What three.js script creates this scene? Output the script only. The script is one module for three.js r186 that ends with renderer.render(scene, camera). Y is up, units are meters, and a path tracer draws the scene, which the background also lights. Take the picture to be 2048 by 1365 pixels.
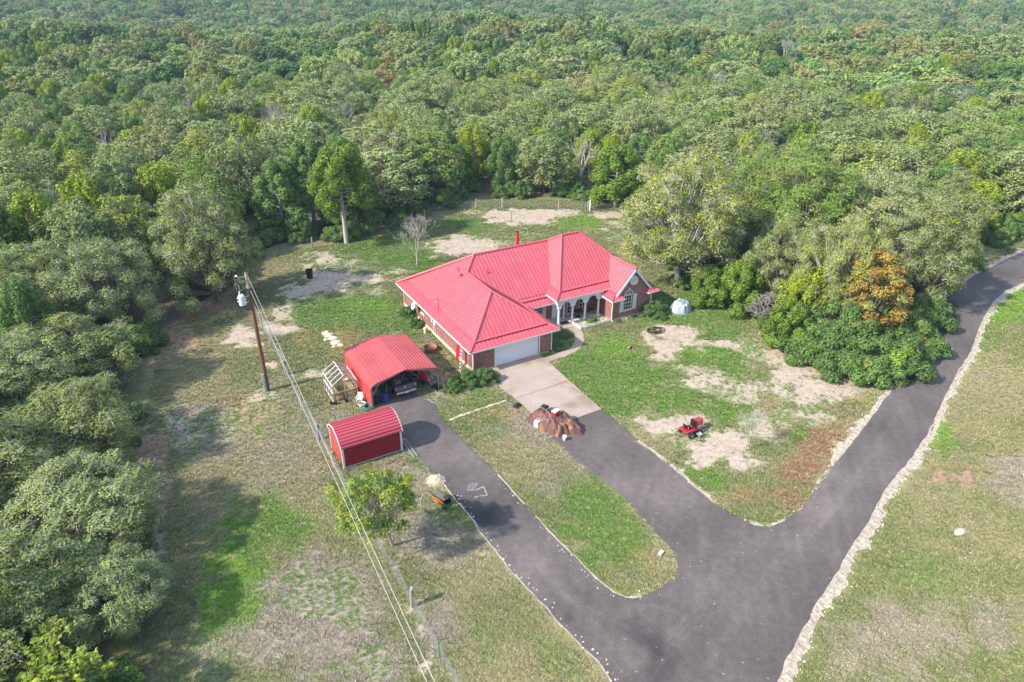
import * as THREE from 'three';
import { mergeGeometries } from 'three/addons/utils/BufferGeometryUtils.js';
import { ImprovedNoise } from 'three/addons/math/ImprovedNoise.js';
import { RoundedBoxGeometry } from 'three/addons/geometries/RoundedBoxGeometry.js';

// World axes follow the house: x = u runs along its garage front, z = -v runs out towards the drive, y is up.
const scene = new THREE.Scene();
const F = 1400, PITCH = 0.49424, ROLL = 0.004, CH = 34.09344, YAW = 0.52052, CU = -24.485, CV = -50.479;
const camera = new THREE.PerspectiveCamera(2 * Math.atan(682.5 / F) * 180 / Math.PI, 1024 / 682, 0.5, 4000);
camera.position.set(CU, CH, -CV);
camera.rotation.order = 'YXZ';
camera.rotation.set(-PITCH, -YAW, ROLL);
scene.add(camera);
const renderer = new THREE.WebGLRenderer();
renderer.toneMapping = THREE.LinearToneMapping;
renderer.toneMappingExposure = 1.88;
renderer.shadowMap.enabled = true;

// sky and sun: a mid-autumn sun about 38 degrees up, behind the left of the house
const SUN = new THREE.Vector3(-Math.cos(0.665), Math.sin(0.665) * 1.0, -0.035 * Math.cos(0.665)).normalize();
function skyTexture() {
  const W = 512, H = 256, d = new Float32Array(W * H * 4), v = new THREE.Vector3();
  for (let j = 0; j < H; j++) for (let i = 0; i < W; i++) {
    const ph = (i + 0.5) / W * 2 * Math.PI - Math.PI, th = (j + 0.5) / H * Math.PI - Math.PI / 2;
    v.set(Math.cos(th) * Math.cos(ph), Math.sin(th), Math.cos(th) * Math.sin(ph));
    const up = Math.max(v.y, 0), s = Math.max(v.dot(SUN), 0), hz = Math.exp(-up * 5.5), o = (j * W + i) * 4;
    const glow = 0.55 * Math.pow(s, 6) + 0.18 * Math.pow(s, 2);
    d[o] = 0.36 + 0.52 * hz + glow * 1.05; d[o + 1] = 0.52 + 0.43 * hz + glow; d[o + 2] = 0.84 + 0.17 * hz + glow * 0.85; d[o + 3] = 1;
  }
  const t = new THREE.DataTexture(d, W, H, THREE.RGBAFormat, THREE.FloatType);
  t.mapping = THREE.EquirectangularReflectionMapping; t.magFilter = THREE.LinearFilter; t.needsUpdate = true;
  return t;
}
scene.background = skyTexture();
scene.environment = scene.background;
const SKYI = 0.72;
scene.backgroundIntensity = SKYI; scene.environmentIntensity = SKYI;
const sun = new THREE.DirectionalLight(new THREE.Color().setRGB(1, 0.93, 0.83), 4.1);
sun.name = 'sun'; sun.position.copy(SUN).multiplyScalar(200); sun.castShadow = true; sun.shadow.radius = 3;
Object.assign(sun.shadow.camera, { left: -150, right: 150, top: 150, bottom: -150, near: 1, far: 600 });
sun.shadow.mapSize.set(4096, 4096);
scene.add(sun, sun.target);
scene.fog = new THREE.FogExp2(new THREE.Color().setRGB(0.46, 0.68, 0.86), 0.00022);

// ---------- helpers ----------
const V3 = (x, y, z) => new THREE.Vector3(x, y, z);
function rng(s) { return () => { s = (s + 0x6d2b79f5) | 0; let t = Math.imul(s ^ (s >>> 15), 1 | s); t = (t + Math.imul(t ^ (t >>> 7), 61 | t)) ^ t; return ((t ^ (t >>> 14)) >>> 0) / 4294967296; }; }
const PN = new ImprovedNoise(), noise = (x, y, z = 0) => PN.noise(x, y, z);
function fbm(x, y, o = 4, z = 3.7) { let a = 0, k = 0.5, n = 0; for (let i = 0; i < o; i++) { a += k * noise(x, y, z + i * 11.3); n += k; x *= 2.03; y *= 2.03; k *= 0.5; } return a / n; }
const sm = (a, b, x) => { x = Math.min(1, Math.max(0, (x - a) / (b - a))); return x * x * (3 - 2 * x); };
const lerp = (a, b, t) => a + (b - a) * t;
const sphi = Math.sin(YAW), cphi = Math.cos(YAW);
// where a spot seen at pixel (px, py) of the 2048-wide photograph stands on the level y
function G(px, py, y = 0) {
  const a = (px - 1024) / F, b = (py - 682.5) / F, cr = Math.cos(ROLL), sr = Math.sin(ROLL), cp = Math.cos(PITCH), sp = Math.sin(PITCH);
  const xx = a * cr + b * sr, yy = -a * sr + b * cr, Z = cp - yy * sp, Y = -sp - yy * cp, t = (y - CH) / Y;
  const X = xx * t, D = Z * t;
  return V3(CU + X * cphi + D * sphi, y, -(CV - X * sphi + D * cphi));
}
const P = (u, v, y = 0) => V3(u, y, -v);
const camDist = (x, z) => Math.hypot(x - CU, z + CV);
const inPoly = (x, z, poly) => { let c = false; for (let i = 0, j = poly.length - 1; i < poly.length; j = i++) { const a = poly[i], b = poly[j]; if ((a.z > z) !== (b.z > z) && x < (b.x - a.x) * (z - a.z) / (b.z - a.z) + a.x) c = !c; } return c; };
function distPoly(x, z, poly, closed = true) { let m = 1e9; for (let i = closed ? 0 : 1; i < poly.length; i++) { const a = poly[(i + poly.length - 1) % poly.length], b = poly[i], dx = b.x - a.x, dz = b.z - a.z, t = Math.max(0, Math.min(1, ((x - a.x) * dx + (z - a.z) * dz) / (dx * dx + dz * dz + 1e-9))); m = Math.min(m, Math.hypot(x - a.x - dx * t, z - a.z - dz * t)); } return m; }

const used = {};
function numbered(n) { const k = used[n] = (used[n] ?? -1) + 1; return k ? n + '_' + String(k).padStart(3, '0') : n; }
function tag(o, label, category, group, kind) { if (label) o.userData.label = label; if (category) o.userData.category = category; if (group) o.userData.group = group; if (kind) o.userData.kind = kind; return o; }
function thing(name, label, category, pos, turn = 0, group) {
  const o = new THREE.Group(); o.name = numbered(name); scene.add(o);
  if (pos) o.position.copy(pos); o.rotation.y = turn;
  return tag(o, label, category, group);
}
function clean(g) {
  if (g.index) g = g.toNonIndexed();
  for (const k of Object.keys(g.attributes)) if (!['position', 'normal', 'uv'].includes(k)) g.deleteAttribute(k);
  if (!g.attributes.normal) g.computeVertexNormals();
  if (!g.attributes.uv) g.setAttribute('uv', new THREE.BufferAttribute(new Float32Array(g.attributes.position.count * 2), 2));
  return g;
}
function merge(list) { list = list.flat(9).filter(Boolean).map(clean); return list.length === 1 ? list[0] : mergeGeometries(list, false); }
function part(name, geoms, m, parent) {
  const o = new THREE.Mesh(Array.isArray(geoms) ? merge(geoms) : geoms, m);
  o.name = parent ? name : numbered(name); o.castShadow = o.receiveShadow = true; (parent || scene).add(o); return o;
}
function structure(name, geoms, m, label) { const o = part(name, geoms, m); return tag(o, label, null, null, 'structure'); }
const place = (g, x = 0, y = 0, z = 0, rx = 0, ry = 0, rz = 0) => g.applyMatrix4(new THREE.Matrix4().compose(V3(x, y, z), new THREE.Quaternion().setFromEuler(new THREE.Euler(rx, ry, rz)), V3(1, 1, 1)));
const box = (w, h, d, x = 0, y = 0, z = 0, rx = 0, ry = 0, rz = 0) => place(new THREE.BoxGeometry(w, h, d), x, y, z, rx, ry, rz);
const rbox = (w, h, d, r, x = 0, y = 0, z = 0, rx = 0, ry = 0, rz = 0) => place(new RoundedBoxGeometry(w, h, d, 2, r), x, y, z, rx, ry, rz);
const cyl = (r0, r1, h, x = 0, y = 0, z = 0, rx = 0, ry = 0, rz = 0, n = 12) => place(new THREE.CylinderGeometry(r0, r1, h, n), x, y, z, rx, ry, rz);
const UPV = V3(0, 1, 0);
function bar(a, b, r0, r1 = r0, n = 6) {
  const d = b.clone().sub(a), L = d.length(), g = new THREE.CylinderGeometry(r1, r0, L, n, 1);
  return g.applyMatrix4(new THREE.Matrix4().compose(a.clone().add(b).multiplyScalar(0.5), new THREE.Quaternion().setFromUnitVectors(UPV, d.divideScalar(L)), V3(1, 1, 1)));
}
function beam(a, b, w, h) { // square section, kept upright
  const d = b.clone().sub(a), L = d.length(), m = new THREE.Matrix4().lookAt(a, b, UPV), g = new THREE.BoxGeometry(w, h, L);
  return g.applyMatrix4(m).translate((a.x + b.x) / 2, (a.y + b.y) / 2, (a.z + b.z) / 2);
}
const tube = (pts, r, n = 24, k = 5, closed = false) => new THREE.TubeGeometry(new THREE.CatmullRomCurve3(pts, closed), n, r, k, closed);
const lathe = (pts, n = 20) => new THREE.LatheGeometry(pts.map(([x, y]) => new THREE.Vector2(x, y)), n);
function rgb(r, g, b) { return new THREE.Color().setRGB(r, g, b); }
function mat(c, rough = 0.8, extra = {}) { return new THREE.MeshStandardMaterial({ color: Array.isArray(c) ? rgb(...c) : c, roughness: rough, side: THREE.DoubleSide, ...extra }); }
// texture from fn(s, t) -> linear rgb, s and t in metres over a tile of L x L metres
function tex(N, L, fn, srgb = true, M = N, LM = L) {
  const d = new Uint8Array(N * M * 4), enc = (x) => { x = Math.min(1, Math.max(0, x)); return 255 * (srgb ? (x < 0.0031308 ? 12.92 * x : 1.055 * Math.pow(x, 1 / 2.4) - 0.055) : x); };
  for (let j = 0; j < M; j++) for (let i = 0; i < N; i++) { const c = fn((i + 0.5) / N * L, (j + 0.5) / M * LM, i, j), o = (j * N + i) * 4; d[o] = enc(c[0]); d[o + 1] = enc(c[1]); d[o + 2] = enc(c[2]); d[o + 3] = 255; }
  const t = new THREE.DataTexture(d, N, M); t.wrapS = t.wrapT = THREE.RepeatWrapping; t.magFilter = THREE.LinearFilter; t.minFilter = THREE.LinearMipmapLinearFilter; t.generateMipmaps = true;
  if (srgb) t.colorSpace = THREE.SRGBColorSpace; t.repeat.set(1 / L, 1 / LM); t.needsUpdate = true; return t;
}
// noise that tiles over n cells
const tn = (x, y, n, z = 0) => { const a = x / n * 2 * Math.PI, b = y / n * 2 * Math.PI, r = n / (2 * Math.PI); return noise(Math.cos(a) * r + 7.1, Math.sin(a) * r + z, Math.cos(b) * r) * 0.7 + noise(Math.sin(b) * r + 3.3, Math.cos(a) * r - z, Math.sin(a) * r) * 0.5; };
// ---------- outlines on the ground, read off the photograph ----------
const gp = (s) => s.trim().split(/\s+/).map((q) => G(...q.split(',').map(Number)));
const asphaltEdge = gp(`743,813 799,848 802,870 819,887 839,918 853,936 866,952 888,970 899,986 921,1012 948,1045 960,1065 968,1071 1011,1130 1050,1173 1097,1223 1136,1266 1175,1305 1206,1337 1222,1365 1300,1480
  1490,1520 1559,1365 1578,1317 1612,1255 1646,1194 1674,1149 1707,1093 1741,1042 1760,1003 1780,970 1819,925 1858,869 1886,807 1914,751 1942,706 1965,645 1987,606 2012,583 2060,562 2150,540 2300,520
  2330,452 2200,468 2100,486 2048,502 2000,525 1950,550 1900,585 1880,606 1858,639 1842,684 1814,734 1780,785 1746,830 1713,874 1668,930 1637,970 1599,1022 1579,1036 1558,1047 1536,1055 1509,1053 1487,1042 1443,1017 1408,991 1369,956 1329,923 1303,903 1272,883 1250,856 1203,820
  1131,845 1094,862 1105,880 1150,920 1185,950 1222,977 1265,1016 1304,1059 1343,1102 1355,1134 1351,1157 1338,1168 1320,1177 1284,1197 1268,1199 1253,1197 1226,1184 1191,1157 1144,1110 1097,1063 1054,1016 1019,977 995,950
  941,899 923,878 912,866 892,846 875,819 866,802 840,791 800,770`);
const concretePoly = gp('985,738 992,733.5 1077,710 1097,724 1130,755 1165,786 1203,819.5 1131.5,844.5 1094,861 1075,838 1050,815 1030,797 1010,783 993,768 988,752');
const walkPoly = gp('1087,718 1105,712 1122,705 1138,700 1146,692 1150,684 1149,672 1142,662 1134,654 1152,650 1160,658 1167,669 1168,684 1163,695 1151,705 1132,714 1112,719 1097,725');
const clearing = gp(`300,1700 262,1500 258,1365 258,1250 268,1150 255,1030 250,940 290,830 312,720 350,655 420,610 470,585 495,548 500,532 560,507 690,485 775,463 860,430 920,410 1003,398 1180,402 1262,415
  1310,450 1330,520 1345,570 1400,596 1450,612 1510,648 1570,700 1650,748 1770,765 1835,745 1868,660 1905,585 1960,525 2050,468 2200,440 2700,425 3300,500 3600,1000 3200,1700`);
const yardOf = (x, z) => inPoly(x, z, clearing);
const houseBox = (x, z, m = 0) => { const v = -z; return (x > 0.65 - m && x < 9.25 + m && v > 0.65 - m && v < 17.8 + m) || (x > 9 && x < 24.1 + m && v > 5.9 - m && v < 17.8 + m) || (x > 18.6 - m && x < 24.1 + m && v > 3.15 - m && v < 17.8 + m) || (x > 12.3 - m && x < 18.7 && v > 4.3 - m && v < 6); };

// ---------- ground ----------
const LUSH = [0.105, 0.200, 0.024], LIME = [0.135, 0.265, 0.018], GRASS = [0.16, 0.185, 0.058], TANG = [0.29, 0.26, 0.125], DRY = [0.30, 0.255, 0.185], DIRT = [0.40, 0.315, 0.245], MAUVE = [0.29, 0.24, 0.20], RED = [0.25, 0.135, 0.075], LITTER = [0.33, 0.195, 0.135], SOIL = [0.10, 0.075, 0.052], GOLD = [0.36, 0.26, 0.085];
// px, py, rx, ry in the photograph; kind; how complete the cover is
const blobs = [
  // open field left of the wire fence
  [470, 1050, 260, 420, TANG, 0.75], [560, 900, 170, 150, DRY, 0.55], [500, 830, 110, 60, LITTER, 0.6], [400, 860, 80, 60, MAUVE, 0.9], [470, 1180, 75, 150, LIME, 0.95], [430, 1250, 60, 110, LIME, 0.85], [540, 1060, 95, 85, LUSH, 0.8], [600, 1030, 60, 50, LIME, 0.45],
  [650, 1230, 130, 130, MAUVE, 0.98], [560, 1300, 190, 80, DRY, 0.75], [740, 1330, 90, 60, MAUVE, 0.8], [310, 980, 34, 80, LITTER, 1], [312, 1090, 22, 90, DIRT, 0.75], [300, 900, 40, 50, LITTER, 0.95], [345, 850, 60, 38, DIRT, 0.6], [370, 920, 38, 60, SOIL, 0.55], [290, 1270, 60, 120, SOIL, 0.65], [370, 1240, 30, 120, SOIL, 0.5], [400, 620, 90, 55, LITTER, 1], [350, 690, 60, 50, LITTER, 0.9], [440, 570, 60, 30, LITTER, 0.8],
  [370, 760, 70, 55, TANG, 0.85], [500, 740, 60, 50, GRASS, 0.7], [480, 670, 42, 26, DIRT, 0.9], [540, 650, 40, 14, DIRT, 0.6], [430, 650, 40, 25, GRASS, 0.8], [530, 790, 40, 14, DIRT, 0.7], [545, 730, 18, 10, DIRT, 0.9], [560, 545, 55, 22, TANG, 0.9], [520, 560, 40, 15, LITTER, 0.6], [545, 590, 60, 24, GRASS, 0.9],
  // behind the house
  [700, 535, 95, 34, DIRT, 1], [650, 515, 55, 18, DIRT, 0.75], [690, 545, 70, 22, MAUVE, 0.75], [625, 588, 95, 22, DIRT, 0.95], [580, 625, 55, 26, DIRT, 0.95], [590, 655, 40, 10, DIRT, 0.7], [700, 625, 120, 40, LUSH, 1], [740, 618, 80, 22, LIME, 0.7], [640, 650, 50, 20, LUSH, 0.8], [785, 500, 120, 32, LUSH, 1], [800, 530, 90, 22, LUSH, 0.9], [795, 545, 40, 12, DIRT, 0.6], [745, 580, 50, 14, DIRT, 0.55], [800, 560, 40, 12, DIRT, 0.5],
  [625, 480, 160, 12, LITTER, 0.45], [820, 440, 80, 14, LITTER, 0.7], [880, 425, 70, 10, LITTER, 0.7], [930, 490, 78, 26, DIRT, 1], [995, 480, 60, 20, DIRT, 0.6], [940, 450, 70, 17, LUSH, 1], [1055, 435, 92, 20, DIRT, 1], [980, 425, 80, 10, DIRT, 0.6], [1020, 470, 90, 18, LUSH, 0.6], [1165, 445, 55, 17, LIME, 0.95], [1215, 430, 40, 9, DIRT, 0.9], [1250, 470, 60, 30, DIRT, 0.5], [1060, 470, 55, 12, DIRT, 0.4], [1250, 520, 40, 40, TANG, 0.8], [1100, 408, 150, 8, GRASS, 0.9],
  // garden between fence and house
  [680, 690, 60, 50, GOLD, 0.55], [630, 690, 45, 40, GRASS, 0.7], [610, 680, 25, 35, GOLD, 0.4], [630, 750, 50, 16, DIRT, 0.75], [605, 752, 30, 10, DIRT, 0.6], [760, 650, 60, 25, LUSH, 0.7], [820, 660, 40, 30, LUSH, 0.7], [800, 665, 26, 10, DIRT, 0.45], [850, 690, 40, 26, DIRT, 0.35], [880, 720, 40, 40, LITTER, 0.6], [900, 755, 30, 25, LITTER, 0.7], [840, 650, 18, 30, GOLD, 0.45], [640, 800, 60, 50, GRASS, 0.5], [600, 830, 30, 40, LUSH, 0.4], [680, 835, 40, 14, MAUVE, 0.6], [950, 800, 70, 30, LUSH, 0.6], [930, 770, 40, 20, LITTER, 0.4],
  // strip between the two drives
  [1050, 860, 75, 55, DRY, 0.85], [1020, 900, 60, 40, TANG, 0.7], [1000, 830, 90, 14, GOLD, 0.4], [1120, 1000, 120, 70, GRASS, 0.5], [1190, 1040, 70, 110, LUSH, 0.85], [1240, 1090, 70, 80, LUSH, 0.8], [1100, 960, 40, 60, DRY, 0.55], [1230, 1160, 90, 40, GRASS, 0.7], [1000, 855, 40, 30, LUSH, 0.35], [1290, 1120, 60, 50, GOLD, 0.2],
  // between fence and carport drive
  [820, 960, 60, 60, DRY, 0.8], [840, 930, 30, 30, LUSH, 0.6], [880, 1030, 50, 50, LUSH, 0.55], [830, 1060, 80, 60, DRY, 0.8], [760, 1010, 60, 60, TANG, 0.8], [900, 1110, 90, 60, DRY, 0.8], [980, 1150, 60, 60, TANG, 0.7], [1000, 1230, 110, 90, GRASS, 0.6], [950, 1300, 90, 70, LUSH, 0.4], [1120, 1310, 80, 60, LUSH, 0.35], [880, 1260, 70, 80, MAUVE, 0.6], [810, 920, 26, 18, RED, 0.3], [610, 790, 25, 20, GRASS, 0.8],
  // front lawn
  [1200, 760, 130, 90, LUSH, 1], [1280, 800, 90, 60, LIME, 0.6], [1230, 700, 70, 40, LIME, 0.6], [1420, 720, 130, 80, LUSH, 0.9], [1400, 620, 90, 40, LUSH, 1], [1300, 640, 40, 16, LUSH, 1], [1345, 668, 66, 20, DIRT, 1], [1335, 695, 36, 28, DIRT, 0.95], [1400, 690, 40, 14, DIRT, 0.7], [1390, 708, 36, 12, LIME, 0.9], [1300, 735, 50, 12, DIRT, 0.45], [1440, 770, 110, 26, DIRT, 0.62], [1380, 775, 50, 16, DIRT, 0.5], [1560, 690, 30, 60, DIRT, 0.8], [1600, 740, 60, 40, DIRT, 0.85], [1690, 770, 100, 32, DIRT, 0.95], [1620, 800, 80, 40, DIRT, 0.55], [1640, 840, 50, 24, DIRT, 0.7], [1500, 700, 50, 60, DIRT, 0.4],
  [1340, 845, 66, 22, DIRT, 0.85], [1300, 820, 40, 26, DIRT, 0.6], [1430, 905, 75, 36, DIRT, 0.95], [1480, 930, 50, 26, DIRT, 0.75], [1370, 885, 50, 22, DIRT, 0.6], [1560, 840, 40, 40, DIRT, 0.55], [1450, 820, 70, 34, LUSH, 0.9], [1340, 800, 70, 30, LUSH, 0.9], [1400, 960, 70, 34, LUSH, 0.75], [1480, 990, 60, 30, GOLD, 0.35], [1600, 870, 30, 20, LUSH, 0.9],
  [1650, 900, 50, 56, RED, 0.85], [1600, 940, 60, 42, RED, 0.7], [1700, 850, 40, 40, RED, 0.5], [1570, 1000, 70, 34, RED, 0.6], [1490, 1000, 60, 28, RED, 0.4], [1720, 800, 40, 26, GOLD, 0.4], [1540, 1020, 70, 30, GRASS, 0.5],
  // field right of the road
  [1900, 1000, 260, 420, TANG, 0.6], [2000, 610, 70, 45, LIME, 1], [1960, 680, 50, 50, LUSH, 0.6], [1885, 880, 36, 46, LIME, 0.75], [1905, 955, 56, 24, LITTER, 0.95], [2030, 960, 60, 60, DRY, 0.9], [2000, 800, 60, 80, TANG, 0.7], [1850, 1150, 100, 60, LUSH, 0.45], [1800, 1280, 170, 90, DRY, 0.75], [1980, 1250, 90, 80, MAUVE, 0.5], [2000, 1150, 60, 60, GRASS, 0.7], [1760, 1100, 60, 60, GRASS, 0.7], [1960, 750, 26, 20, MAUVE, 0.5], [1930, 900, 60, 30, GRASS, 0.6], [2040, 700, 40, 60, GRASS, 0.7],
  [1440, 690, 60, 12, DIRT, 0.85], [1330, 720, 30, 20, DIRT, 0.7], [1410, 750, 60, 18, DIRT, 0.7], [1500, 780, 80, 24, DIRT, 0.7], [1540, 720, 40, 30, DIRT, 0.7], [1740, 750, 50, 20, DIRT, 0.8], [1300, 850, 30, 14, DIRT, 0.8], [1460, 880, 50, 26, DIRT, 0.85], [1500, 840, 40, 20, DIRT, 0.6], [1590, 790, 60, 22, DIRT, 0.75], [1660, 735, 40, 14, GOLD, 0.5], [1400, 930, 50, 16, DIRT, 0.75], [1550, 880, 26, 18, DIRT, 0.6], [650, 560, 60, 20, DIRT, 0.9], [720, 560, 60, 14, DIRT, 0.8], [500, 690, 40, 14, DIRT, 0.8], [560, 660, 50, 14, DIRT, 0.8], [1120, 425, 60, 10, DIRT, 0.8], [900, 505, 60, 16, DIRT, 0.7], [960, 505, 40, 14, DIRT, 0.7], [1010, 430, 50, 10, DIRT, 0.8], [1230, 450, 30, 12, DIRT, 0.7], [1150, 920, 60, 30, DRY, 0.5], [1050, 930, 50, 40, TANG, 0.8], [790, 970, 40, 20, LUSH, 0.4],
  [790, 1130, 16, 60, DIRT, 0.62], [838, 1230, 15, 50, DIRT, 0.66], [872, 1310, 14, 50, DIRT, 0.6], [735, 1040, 12, 40, DIRT, 0.5], [700, 960, 12, 30, DRY, 0.8], [850, 1090, 50, 30, DRY, 0.7], [960, 1110, 40, 30, DIRT, 0.45], [430, 1100, 40, 40, SOIL, 0.35], [560, 860, 60, 40, LUSH, 0.35], [640, 1000, 60, 40, TANG, 0.8],
  [1380, 845, 60, 24, DIRT, 0.8], [1520, 860, 40, 30, DIRT, 0.75], [1470, 800, 60, 16, DIRT, 0.6], [1580, 760, 60, 30, DIRT, 0.8], [1640, 780, 70, 26, DIRT, 0.8], [1380, 740, 40, 14, DIRT, 0.6], [1320, 775, 40, 12, DIRT, 0.45], [1500, 930, 50, 22, DIRT, 0.7], [1545, 665, 26, 26, DIRT, 0.6], [1180, 790, 70, 50, LUSH, 0.9], [1250, 770, 90, 60, LUSH, 0.9],
  [1960, 470, 60, 24, TANG, 0.9], [2010, 450, 60, 10, LITTER, 0.6],
].map(([px, py, rx, ry, c, w]) => {
  const o = G(px, py), a = G(px - rx, py), b = G(px + rx, py), n = G(px, py + ry), f = G(px, py - ry);
  const ax = b.clone().sub(a).multiplyScalar(0.5), az = f.clone().sub(n).multiplyScalar(0.5), m = f.add(n).multiplyScalar(0.5), det = ax.x * az.z - ax.z * az.x;
  return { x: m.x, z: m.z, ia: az.z / det, ib: -az.x / det, ic: -ax.z / det, id: ax.x / det, R: Math.hypot(ax.x, ax.z) + Math.hypot(az.x, az.z), c, w };
});
// the cover of the ground at a place: its colour and how much of it is bare
const cover = { c: [0, 0, 0], bare: 0 };
function groundAt(x, z, fine = true) {
  const n1 = fbm(x * 0.11, z * 0.11, 2), n2 = fbm(x * 0.55, z * 0.55, 2, 9.1), n3 = fine ? fbm(x * 2.6, z * 2.6, 2, 4.4) : 0, n4 = fine ? noise(x * 9, z * 9, 2.2) : 0, wx = x + n2 * 1.6, wz = z + noise(x * 0.6, z * 0.6, 31) * 1.1;
  let r = GRASS[0], g = GRASS[1], b = GRASS[2], t = sm(-0.1, 0.35, n1), bare = 0.15;
  r = lerp(r, TANG[0], t); g = lerp(g, TANG[1], t); b = lerp(b, TANG[2], t);
  for (const k of blobs) {
    const dx = wx - k.x, dz = wz - k.z;
    if (Math.abs(dx) > k.R || Math.abs(dz) > k.R) continue;
    const s = dx * k.ia + dz * k.ib, q = dx * k.ic + dz * k.id, d2 = s * s + q * q;
    if (d2 > 1.7) continue;
    const f = 1 - Math.sqrt(d2), sharp = k.c === DIRT || k.c === LITTER ? 0.32 : k.c === LUSH || k.c === LIME ? 0.22 : 0.12, a = sm(sharp, 0.94 - sharp, f * 0.66 + k.w * 0.52 + n2 * 0.42 + n3 * 0.7 + n4 * 0.34 - 0.08) * Math.min(1, k.w + 0.15) * sm(-0.3, 0.12, f);
    r = lerp(r, k.c[0], a); g = lerp(g, k.c[1], a); b = lerp(b, k.c[2], a);
    bare = lerp(bare, k.c === DIRT ? 1 : k.c === LITTER || k.c === SOIL ? 0.9 : k.c === MAUVE ? 0.55 : k.c === DRY || k.c === RED ? 0.4 : 0.05, a);
  }
  cover.c[0] = r; cover.c[1] = g; cover.c[2] = b; cover.bare = bare; cover.n3 = n3; cover.n4 = n4; cover.n2 = n2;
  return cover;
}
const GX0 = -52, GX1 = 100, GZ0 = -62, GZ1 = 58;
const rg = rng(77);
const groundTex = tex(1800, 1, (s, t) => {
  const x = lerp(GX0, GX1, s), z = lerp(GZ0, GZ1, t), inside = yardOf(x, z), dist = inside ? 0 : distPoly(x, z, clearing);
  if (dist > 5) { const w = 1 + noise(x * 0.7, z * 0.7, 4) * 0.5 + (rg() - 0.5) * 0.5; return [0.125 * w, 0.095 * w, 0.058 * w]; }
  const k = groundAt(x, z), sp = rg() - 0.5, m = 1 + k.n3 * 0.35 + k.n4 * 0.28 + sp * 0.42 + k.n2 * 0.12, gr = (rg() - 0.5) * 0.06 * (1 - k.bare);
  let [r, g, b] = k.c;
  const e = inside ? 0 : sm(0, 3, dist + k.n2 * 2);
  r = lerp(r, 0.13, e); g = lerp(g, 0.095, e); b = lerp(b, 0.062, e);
  return [r * m * (1 + gr), g * m, b * m];
});
groundTex.wrapS = groundTex.wrapT = THREE.ClampToEdgeWrapping; groundTex.repeat.set(1, 1);
function relief(x, z) { // level round the house, gently rolling far off in the wood
  const d = camDist(x, z), far = sm(170, 300, d);
  return far * (fbm(x * 0.006, z * 0.006, 2, 8) * 9 - 9 * sm(290, 410, d) * (1 - sm(470, 640, d)) + 4 * sm(230, 300, d) * (1 - sm(300, 360, d)));
}
{
  const line = (a, b, n) => Array.from({ length: n + 1 }, (_, i) => lerp(a, b, i / n)), grow = (a, s) => { const o = []; let d = 12; for (let i = 0, p = a; i < 30; i++) { p += s * d; o.push(p); d *= 1.12; } return o; };
  const xs = [...grow(GX0, -1).reverse(), ...line(GX0, GX1, 38), ...grow(GX1, 1)], zs = [...grow(GZ0, -1).reverse(), ...line(GZ0, GZ1, 30), ...grow(GZ1, 1)];
  const pos = [], uv = [], inner = [], outer = [];
  zs.forEach((z) => xs.forEach((x) => { pos.push(x, relief(x, z), z); uv.push((x - GX0) / (GX1 - GX0), (z - GZ0) / (GZ1 - GZ0)); }));
  for (let j = 0; j + 1 < zs.length; j++) for (let i = 0; i + 1 < xs.length; i++) {
    const a = j * xs.length + i, b = a + xs.length, q = [a, b, a + 1, b, b + 1, a + 1];
    (xs[i] >= GX0 && xs[i + 1] <= GX1 && zs[j] >= GZ0 && zs[j + 1] <= GZ1 ? inner : outer).push(...q);
  }
  const g = new THREE.BufferGeometry();
  g.setAttribute('position', new THREE.Float32BufferAttribute(pos, 3)); g.setAttribute('uv', new THREE.Float32BufferAttribute(uv, 2)); g.setIndex([...inner, ...outer]); g.computeVertexNormals();
  g.addGroup(0, inner.length, 0); g.addGroup(inner.length, outer.length, 1);
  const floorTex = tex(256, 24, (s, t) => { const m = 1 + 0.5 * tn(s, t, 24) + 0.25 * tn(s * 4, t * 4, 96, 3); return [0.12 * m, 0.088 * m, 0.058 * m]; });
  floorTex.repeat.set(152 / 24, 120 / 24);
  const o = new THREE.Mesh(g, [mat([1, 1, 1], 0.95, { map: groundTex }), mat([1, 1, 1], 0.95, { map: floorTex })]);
  o.name = 'ground'; o.receiveShadow = true; scene.add(o); tag(o, 'patchy lawn, bare sandy soil and woodland floor', null, null, 'structure');
}

// ---------- asphalt drive, concrete, gravel verges ----------
function flat(poly, h, y0, bevel = 0.02) { // a slab with its own thickness, laid on the ground
  const s = new THREE.Shape(poly.map((p) => new THREE.Vector2(p.x, -p.z)));
  return new THREE.ExtrudeGeometry(s, { depth: h - bevel, bevelEnabled: true, bevelThickness: bevel, bevelSize: bevel, bevelSegments: 1 }).rotateX(-Math.PI / 2).translate(0, y0, 0);
}
function rough(poly, amp, step = 0.6, seed = 5) { // an edge that wanders as a paver's edge does
  const out = [];
  for (let i = 0; i < poly.length; i++) { const a = poly[i], b = poly[(i + 1) % poly.length], L = a.distanceTo(b), n = Math.max(1, Math.round(L / step)); for (let k = 0; k < n; k++) { const p = a.clone().lerp(b, k / n); p.x += amp * noise(p.x * 0.9, p.z * 0.9, seed); p.z += amp * noise(p.x * 0.9, p.z * 0.9, seed + 7); out.push(p); } }
  return out;
}
const AX0 = -16, AX1 = 92, AZ0 = -16, AZ1 = 42, AW = 2048, AH = 1100;
const asphaltCanvas = document.createElement('canvas'); asphaltCanvas.width = AW; asphaltCanvas.height = AH;
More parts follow.
